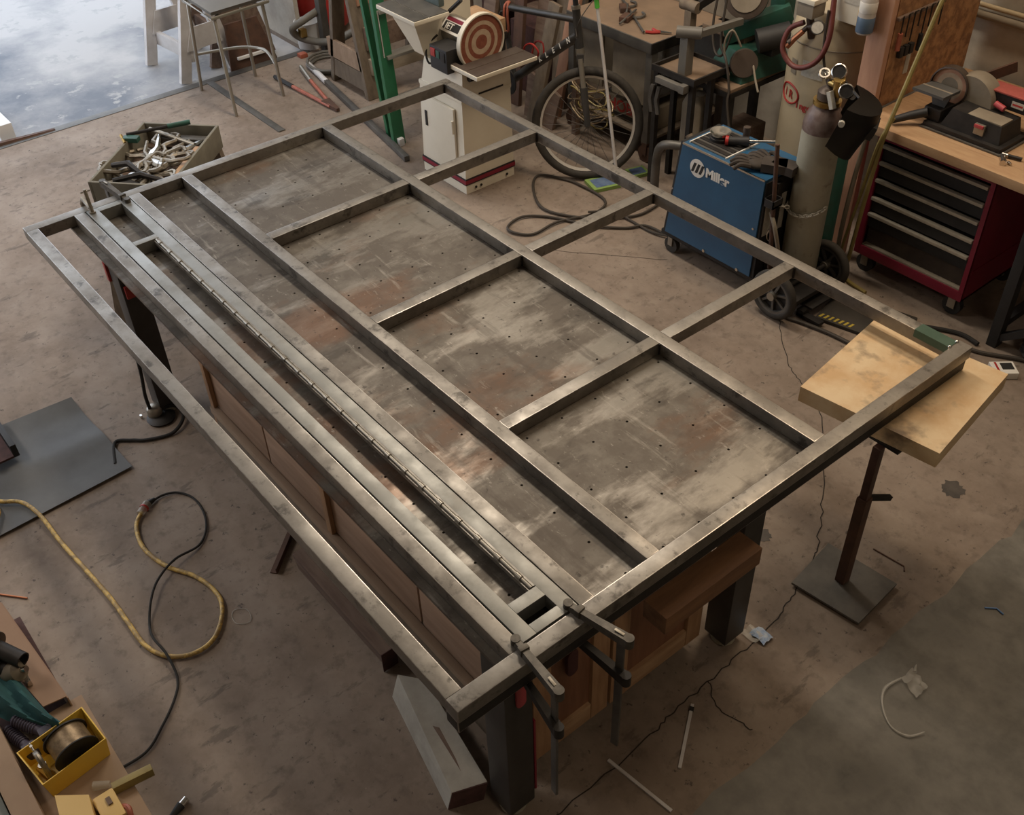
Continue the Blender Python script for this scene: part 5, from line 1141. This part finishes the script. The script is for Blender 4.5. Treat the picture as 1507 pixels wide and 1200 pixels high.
single('angle_iron', MB().box((1.40, .17, .001), (1.62, .20, .005), 0, Matrix.Translation((1.5, .24, 0)) @ Matrix.Rotation(R(-48), 4, 'Z') @ Matrix.Translation((-1.47, -.19, 0))).box((1.40, .196, .001), (1.62, .20, .03), 0, Matrix.Translation((1.5, .24, 0)) @ Matrix.Rotation(R(-48), 4, 'Z') @ Matrix.Translation((-1.47, -.19, 0))), 'rust', 'short rusty angle iron lying on the floor left of the frame', 'angle')
for k, (a, c, m, lab) in enumerate((((3.057, .938), (3.195, .731), 'whitewood', 'thin white strip with a dark blue band on the floor by the cabinet doors'), ((3.024, .573), (3.282, .604), 'whitewood', 'thin plain white strip on the floor nearest the bottom edge'))):
    q_ = Thing('plastic_strip', lab, 'strip', (*a, 0))
    q_.part('strip', MB().bar((*a, .004), (*c, .004), .011, .006), m)
    if k == 0: q_.part('band', MB().bar((3.064, .928, .004), (3.073, .914, .004), .016, .010), 'cord', label='dark blue band')
fm = Thing('plastic_film', 'crumpled clear plastic strip lying on the grey painted floor', 'plastic', (3.5, 1.5, 0))
fm.part('tail', MB().tube([(3.455, 1.565, .010), (3.443, 1.489, .007), (3.478, 1.426, .006), (3.543, 1.381, .006), (3.602, 1.392, .006), (3.63, 1.445, .010)], [.003, .007, .004, .0025, .005, .002], 6, smooth=6), 'film')
b = MB(); gv = []
for i in range(7):
    gv.append([b.bm.verts.new((3.455+.013*i+.004*random.random(), 1.56+.013*j-.004*i+.004*random.random(), .004+.014*random.random())) for j in range(6)])
for i in range(6):
    for j in range(5): b.bm.faces.new([gv[i][j], gv[i+1][j], gv[i+1][j+1], gv[i][j+1]])
fm.part('crumple', b, 'film')
fm.part('tip', MB().tube([(3.47, 1.62, .008), (3.455, 1.655, .005)], [.008, .002], 6), 'film')
bl = Thing('plastic_scrap', 'crumpled blue and white plastic scrap on the floor beside the table leg', 'plastic', (3.0, 1.32, 0))
for k, m in enumerate(('film', mat('blue_scrap', (.12,.22,.42,1), (.45,.5,.55,1), 40, .5))):
    b = MB(); gv = []
    for i in range(5):
        gv.append([b.bm.verts.new((2.965+.022*k+.017*i, 1.29+.013*j+.02*k, .003+.016*random.random())) for j in range(5)])
    for i in range(4):
        for j in range(4): b.bm.faces.new([gv[i][j], gv[i+1][j], gv[i+1][j+1], gv[i][j+1]])
    bl.part('crumple', b, m)
single('wire_bit', MB().tube([(3.47, 2.06, .004), (3.50, 2.09, .004), (3.53, 2.085, .004)], .003, 6), mat('blue_bit', (.10,.2,.4,1), None, rough=.5), 'tiny blue scrap on the grey painted floor', 'scrap')
single('wire_hook', MB().tube([(3.03, 1.99, .003), (3.16, 2.005, .003), (3.175, 1.985, .003)], .003, 6), 'rust', 'thin bent wire lying on the floor behind the stand base plate', 'wire')
single('wire_ring', MB().tube([(1.702+.042*math.cos(a)+.003*math.sin(3*a), -.072+.033*math.sin(a), .003) for a in [2*math.pi*i/24 for i in range(24)]], .0018, 5, True), 'film', 'thin clear plastic ring lying on the floor left of the frame', 'ring')
single('thin_stick', MB().tube([(.985, -.75, .005), (1.085, -.665, .005)], .004, 6), 'copper', 'thin coppery stick on the floor at the left edge', 'stick')
rnd = random.Random(3)
for i, (x, yy) in enumerate(((1.30, -.50), (1.905, .06), (2.02, -.13), (.05, .22), (2.30, .30), (1.88, -.02), (2.10, -.30), (1.66, 2.52), (3.45, 1.9))):
    pass
# cords
yc = Thing('extension_cord', 'yellow braided extension cord looping across the floor on the left', 'cord', (1.3, -.4, 0))
yc.part('cable', MB().tube([(x, yy, .030 if x < .6 else (.026 if x < .72 else .0115)) for x, yy in [(.40,-.62),(.51,-.577),(.585,-.502),(.706,-.469),(.889,-.457),(1.118,-.435),(1.309,-.418),(1.459,-.415),(1.597,-.409),(1.689,-.371),(1.742,-.303),(1.744,-.222),(1.691,-.153),(1.601,-.101),(1.509,-.097),(1.407,-.124),(1.307,-.178),(1.197,-.208),(1.102,-.209),(1.004,-.18),(.954,-.134)]], .0088, 10, smooth=8), 'cordyellow')
yc.part('socket', MB().cyl((.962, -.145, .016), (.925, -.095, .016), .0155, .018, 12), 'film')
yc.part('socket_band', MB().cyl((.944, -.12, .016), (.939, -.113, .016), .0195, n=12), 'red')
single('yellow_loop', MB().tube([(.68, -.645, .034), (.62, -.615, .034), (.574, -.593, .034), (.50, -.60, .034)], .0088, 10, smooth=6), 'cordyellow', 'short end of yellow cord at the left edge', 'cord')
kc = Thing('power_cord', 'thin black cord plugged into the yellow cord and running to the bottom shelf', 'cord', (1.3, -.1, 0))
kp = [(.921,-.082),(.914,-.024),(.941,.032),(1.014,.068),(1.115,.065),(1.21,.03),(1.275,-.036),(1.298,-.145),(1.351,-.241),(1.428,-.305),(1.511,-.354),(1.596,-.374),(1.699,-.368),(1.803,-.38),(1.875,-.425),(1.948,-.505),(2.007,-.594),(2.005,-.72)]
kc.part('cable', MB().tube([(x, yy, .027 if i in (7, 8, 9, 11, 12) else .008) for i, (x, yy) in enumerate(kp)], .0048, 8, smooth=8), 'cord')
kc.part('plug', MB().cyl((.929, -.10, .016), (.918, -.06, .013), .014, .008, 12), 'black')
gc2 = Thing('grinder_cord', 'black lead with a round grey plug on the floor beside the far table leg', 'cord', (.45, .15, 0))
gc2.part('cable', MB().tube([(.60, -.10, .009), (.466, -.045, .009), (.50, .02, .009), (.54, .068, .009), (.577, .166, .009), (.56, .23, .02), (.51, .27, .03), (.45, .26, .045), (.42, .20, .055)], .008, 8, smooth=8), 'cord')
gc2.part('cable', MB().tube([(.42, .16, .04), (.43, .155, .15), (.45, .165, .30), (.46, .172, .52)], .008, 8, smooth=6), 'cord')
gc2.part('reel', MB().lathe([(0, .002), (.062, .002), (.066, .012), (.05, .022), (0, .026)], (.44, .19, 0)), 'dark')
gc2.part('plug', MB().lathe([(0, 0), (.034, 0), (.036, .03), (.026, .045), (.012, .05), (0, .05)], (.415, .175, .022)), 'stoolgrey')
gc2.part('prong', MB().box((.372, .115, .004), (.385, .125, .02)), 'chrome')
bc2 = Thing('welder_lead', 'dark welding lead looped on the floor between the sander and the blue welder', 'cable', (.3, 2.8, 0))
bc2.part('cable', MB().tube([(x, yy, .011+.003*(i % 2)) for i, (x, yy) in enumerate([(.86,3.04),(.729,3.02),(.668,2.921),(.523,2.792),(.294,2.682),(.188,2.564),(.206,2.438),(.281,2.412),(.37,2.489),(.365,2.671),(.429,2.878),(.408,3.005),(.321,3.06),(.146,3.06),(.02,3.04),(-.126,2.95),(-.026,2.823),(.197,2.712),(.399,2.799),(.55,2.95),(.62,3.10),(.60,3.30)])], .0075, 8, smooth=8), 'cable')
bc2.part('cable', MB().tube([(.42, 2.86, .03), (.52, 2.98, .03), (.62, 3.0, .012), (.80, 3.0, .012), (.92, 3.04, .02)], .007, 8, smooth=6), 'cable')
bc2.part('cable', MB().tube([(1.72, 2.99, .07), (1.80, 2.93, .012), (1.90, 2.95, .012), (2.05, 2.98, .012), (2.2, 2.99, .012)], .010, 8, smooth=6), 'cable')
# steel sheet and dark channel at the left edge
ssh = Thing('steel_sheet', 'grey steel sheet with a soft crease lying on the floor at the left edge', 'sheet', (.35, -.3, 0))
b = MB(); rows = []
c00, c10, c11, c01 = V((.02, -.13, 0)), V((.05, -.078, 0)), V((.666, -.052, 0)), V((.70, -.66, 0))
A_, B_, C_, D_ = V((.053, -.078)), V((.666, -.050)), V((.70, -.70)), V((-.02, -.70))
for i in range(15):
    u_ = i/14; row = []
    for j in range(15):
        w_ = j/14
        p = A_.lerp(B_, u_).lerp(D_.lerp(C_, u_), w_)
        z = .004+.028*math.exp(-((u_-.0)/.10)**2)*(1-w_)+.016*math.exp(-((u_-.55)/.12)**2)+.010*u_
        row.append(b.bm.verts.new((p.x, p.y, z)))
    rows.append(row)
for r0, r1 in zip(rows, rows[1:]):
    for j in range(14): b.bm.faces.new([r0[j], r0[j+1], r1[j+1], r1[j]])
bmesh.ops.recalc_face_normals(b.bm, faces=b.bm.faces[:])
bmesh.ops.solidify(b.bm, geom=b.bm.faces[:], thickness=.003)
ssh.part('sheet', b, 'sheet')
chn = Thing('steel_channel', 'black steel channel with a dark red inside standing on the sheet at the left edge', 'channel', (.2, -.47, .04))
for a, c in (((.0, -.43, .045), (.31, -.405, .11)), ((.0, -.53, .045), (.31, -.505, .11))): chn.part('flange', MB().box(a, c, .002), 'black')
chn.part('web', MB().box((.0, -.505, .045), (.31, -.43, .055)), 'timber_end')

# ------------------------------------------------------------ low shelf at the lower left
ZS = .37
lsf = Thing('low_shelf', 'dusty plywood shelf with a raised wooden rail at the lower left', 'shelf', (2.2, -.85, 0))
lsf.part('board', MB().box((1.95, -1.35, ZS-.022), (3.2, -.682, ZS), .002), 'shelfwood')
lsf.part('rail', MB().box((1.60, -.985, ZS+.002), (3.2, -.915, ZS+.075), .004), 'shelfwood')
lsf.part('grey_panel', MB().box((1.7, -1.38, ZS+.002), (3.2, -.99, ZS+.05), .003), mat('grey_green_panel', (.17,.185,.155,1), None, rough=.6), label='grey green panel behind the rail')
for x in (1.97, 3.1): lsf.part('leg', MB().box((x, -.75, 0), (x+.05, -.70, ZS-.022)).box((x, -1.33, 0), (x+.05, -1.28, ZS-.022)), 'timber')
ty = Thing('yellow_tray', 'yellow plastic bin holding a wire spool and a screw clamp on the low shelf', 'bin', (2.16, -.79, ZS))
TR = [(2.065, -.700), (2.214, -.687), (2.240, -.884), (2.091, -.906)]
TR = [V((x, yy, 0)) for x, yy in TR]; tcn = sum(TR, V((0, 0, 0)))/4
def ring_at(s_, z): return [tcn+(p-tcn)*s_+V((0, 0, z)) for p in TR]
zt_, zb2 = .455, ZS+.001
ty.part('bottom', MB().hull8(ring_at(.90, zb2), ring_at(.90, zb2+.004)), 'yellow')
o1, o2, i1, i2 = ring_at(.92, zb2), ring_at(1.0, zt_), ring_at(.885, zb2), ring_at(.965, zt_)
for k in range(4):
    n_ = (k+1) % 4
    ty.part('side', MB().hull8([o1[k], o1[n_], i1[n_], i1[k]], [o2[k], o2[n_], i2[n_], i2[k]]), 'yellow')
sx_ = (TR[2]-TR[1]).normalized(); sy_ = (TR[1]-TR[0]).normalized()
spc = tcn + sx_*-.02 + sy_*.012 + V((0, 0, .445)); sax = (sy_*.95+V((0, 0, -.12))).normalized()
wsp = Thing('wire_spool', 'dark spool of tan welding wire standing in the yellow bin', 'spool', (spc.x, spc.y, .385))
wsp.part('winding', MB().lathe([(.02, -.036), (.058, -.036), (.058, .036), (.02, .036)], spc, sax, 32), 'wire')
for s_ in (-1, 1): wsp.part('flange', MB().lathe([(.012, s_*.036-.002), (.066, s_*.036-.002), (.066, s_*.036+.002), (.012, s_*.036+.002), (.012, s_*.036-.002)], spc, sax, 36), 'black')
wsp.part('core', MB().cyl(spc-sax*.04, spc+sax*.04, .014, n=16), 'black')
gcl = Thing('screw_clamp', 'small bright C-clamp standing in the yellow bin', 'clamp', (2.18, -.86, .38))
q0 = tcn+sx_*.068
gcl.part('frame', MB().tube([q0+V((0, 0, .40))+sy_*.035, q0+V((0, 0, .47))+sy_*.035, q0+V((0, 0, .495))+sy_*.015, q0+V((0, 0, .485))+sy_*-.01], .008, 8, smooth=5), 'clampsteel')
gcl.part('screw', MB().cyl(q0+V((0, 0, .40))+sy_*-.02, q0+V((0, 0, .51))+sy_*-.02, .0045, n=8), 'chrome')
gcl.part('screw_handle', MB().cyl(q0+V((0, 0, .505))+sy_*-.035, q0+V((0, 0, .505))+sy_*-.005, .003, n=8).cyl(q0+V((0, 0, .40))+sy_*-.02, q0+V((0, 0, .412))+sy_*-.02, .012), 'chrome')
gcl.part('base', MB().tube([q0+V((0, 0, .40))+sy_*.035, q0+V((0, 0, .395))+sy_*-.03+sx_*.01], .011, 8), 'brass')
pyb = Thing('plastic_box', 'pale yellow plastic box with an orange strap at the bottom edge', 'box', (2.37, -.82, ZS))
pyb.part('body', MB().hull8([(2.285, -.875, ZS+.001), (2.345, -.795, ZS+.001), (2.48, -.82, ZS+.001), (2.48, -.91, ZS+.001)], [(2.285, -.87, ZS+.075), (2.345, -.795, ZS+.075), (2.48, -.82, ZS+.075), (2.48, -.905, ZS+.075)]), 'paleyellow')
pyb.part('front', MB().box((2.35, -.795, ZS+.001), (2.45, -.735, ZS+.055), .008), 'paleyellow')
pyb.part('strap', MB().tube([(2.40, -.74, ZS+.02), (2.44, -.725, ZS+.05), (2.48, -.74, ZS+.02)], .008, 8, smooth=5), 'orange')
pyb.part('clip', MB().box((2.375, -.765, ZS+.055), (2.40, -.752, ZS+.060)), 'timber')
single('yellow_edge', MB().box((2.33, -.735, ZS+.002), (2.352, -.62, ZS+.035), .002, Matrix.Translation((2.34, -.68, 0)) @ Matrix.Rotation(R(-8), 4, 'Z') @ Matrix.Translation((-2.34, .68, 0))), 'hoseyellow', 'yellow metal edge piece sticking out over the shelf front', 'strip')
single('clear_piece', MB().tube([(2.285, -.775, ZS+.014), (2.31, -.735, ZS+.014)], [.014, .010], 10), 'film', 'clear plastic piece lying between the yellow bin and the pale box', 'piece')
cbx = Thing('cardboard_box', 'long flattened cardboard box with an open dark end at the lower left', 'box', (1.75, -.78, ZS))
cbx.part('top', MB().hull8([(1.45, -.86, .40), (1.945, -.79, .40), (1.955, -.722, .40), (1.45, -.752, .40)], [(1.45, -.86, .404), (1.945, -.79, .404), (1.955, -.722, .404), (1.45, -.752, .404)]), 'cardboard')
cbx.part('front', MB().hull8([(1.45, -.754, .30), (2.00, -.722, .30), (2.00, -.718, .30), (1.45, -.750, .30)], [(1.45, -.754, .40), (1.96, -.722, .40), (1.96, -.718, .40), (1.45, -.750, .40)]), 'cardboard')
cbx.part('bottom', MB().box((1.45, -.95, .295), (2.02, -.722, .30)), 'timber_end')
for x in (1.5, 1.9): lsf.part('leg', MB().box((x, -.94, 0), (x+.04, -.90, .294)), 'timber')
cl = Thing('teal_cloth', 'crumpled dark teal cloth draped over the low shelf', 'cloth', (1.95, -.86, .40))
b = MB(); rows = []
for i in range(19):
    u_ = i/18; row = []
    for j in range(13):
        w_ = j/12
        x = 1.70+.37*u_+.03*w_*u_; ya = -.955+.165*u_**2; yb_ = -.835+.07*u_; yy = ya+(yb_-ya)*w_
        z = .425+.05*math.sin(math.pi*w_)*(1-.5*u_)+.014*math.sin(14*w_+6*u_)+.010*math.sin(9*u_+11*w_)
        row.append(b.bm.verts.new((x, yy, z)))
    rows.append(row)
for r0, r1 in zip(rows, rows[1:]):
    for j in range(12): b.bm.faces.new([r0[j], r1[j], r1[j+1], r0[j+1]])
bmesh.ops.recalc_face_normals(b.bm, faces=b.bm.faces[:])
bmesh.ops.solidify(b.bm, geom=b.bm.faces[:], thickness=.004)
cl.part('cloth', b, 'teal')
for k, (p0, p1, lab) in enumerate((((1.955, -.875, .43), (2.062, -.815, .425), 'slate purple ribbed grip lying between the cloth and the yellow bin'), ((1.95, -.902, .40), (2.07, -.872, .405), 'second slate purple ribbed grip lower beside the wooden rail'))):
    g_ = Thing('ribbed_grip', lab, 'grip', p0)
    p0, p1 = V(p0), V(p1); d = (p1-p0)
    g_.part('handle', MB().cyl(p0, p1, .016, n=12), 'purple')
    for i in range(9): g_.part('rib', MB().torus(p0+d*(.06+.075*i), .0165, .003, d, 14, 5), 'purple')
    g_.part('head', MB().box(p1-V((.02, .02, .016)), p1+V((.025, .02, .018)), .006), 'purple')
pn = Thing('steel_nozzle', 'dark grey steel pipe with a flange lying at the left edge on the shelf', 'pipe', (1.70, -.81, .42))
pn.part('pipe', MB().lathe([(.021, 0), (.026, 0), (.026, .11), (.021, .11), (.021, 0)], (1.715, -.828, .50), (.80, .42, -.12), 24), 'dark')
pn.part('flange', MB().lathe([(.016, -.012), (.048, -.012), (.048, .0), (.016, .004)], (1.715, -.828, .50), (.80, .42, -.12), 28), 'tabletopbrown')
pn.part('inside', MB().lathe([(0, .08), (.0208, .08), (.0208, .081)], (1.715, -.828, .50), (.80, .42, -.12), 20), 'black')
gn = Thing('angle_grinder', 'small brassy grinder head lying on the cardboard at the left edge', 'grinder', (1.79, -.80, .41))
gn.part('head', MB().lathe([(0, -.03), (.03, -.03), (.035, -.01), (.033, .02), (.015, .035), (0, .035)], (1.80, -.812, .445), (.6, .6, .45), 22), 'hobart')
gn.part('body', MB().cyl((1.70, -.87, .44), (1.79, -.82, .445), .028, n=16), 'dark')
gn.part('spindle', MB().cyl((1.82, -.795, .46), (1.835, -.78, .47), .010, n=12), 'chrome')
gn.part('spacer', MB().box((1.82, -.80, .405), (1.85, -.785, .43), .003), 'chrome')
uc = Thing('loose_plug', 'black plug with bright metal tip on the floor at the bottom edge', 'plug', (2.26, -.60, 0))
uc.part('cable', MB().tube([(2.34, -.80, .012), (2.31, -.69, .010), (2.275, -.62, .012)], .007, 8, smooth=5), 'cord')
uc.part('body', MB().cyl((2.278, -.625, .014), (2.262, -.585, .014), .009, .015, 12), 'black')
uc.part('tip', MB().cyl((2.262, -.585, .014), (2.253, -.562, .014), .012, n=12), 'chrome')
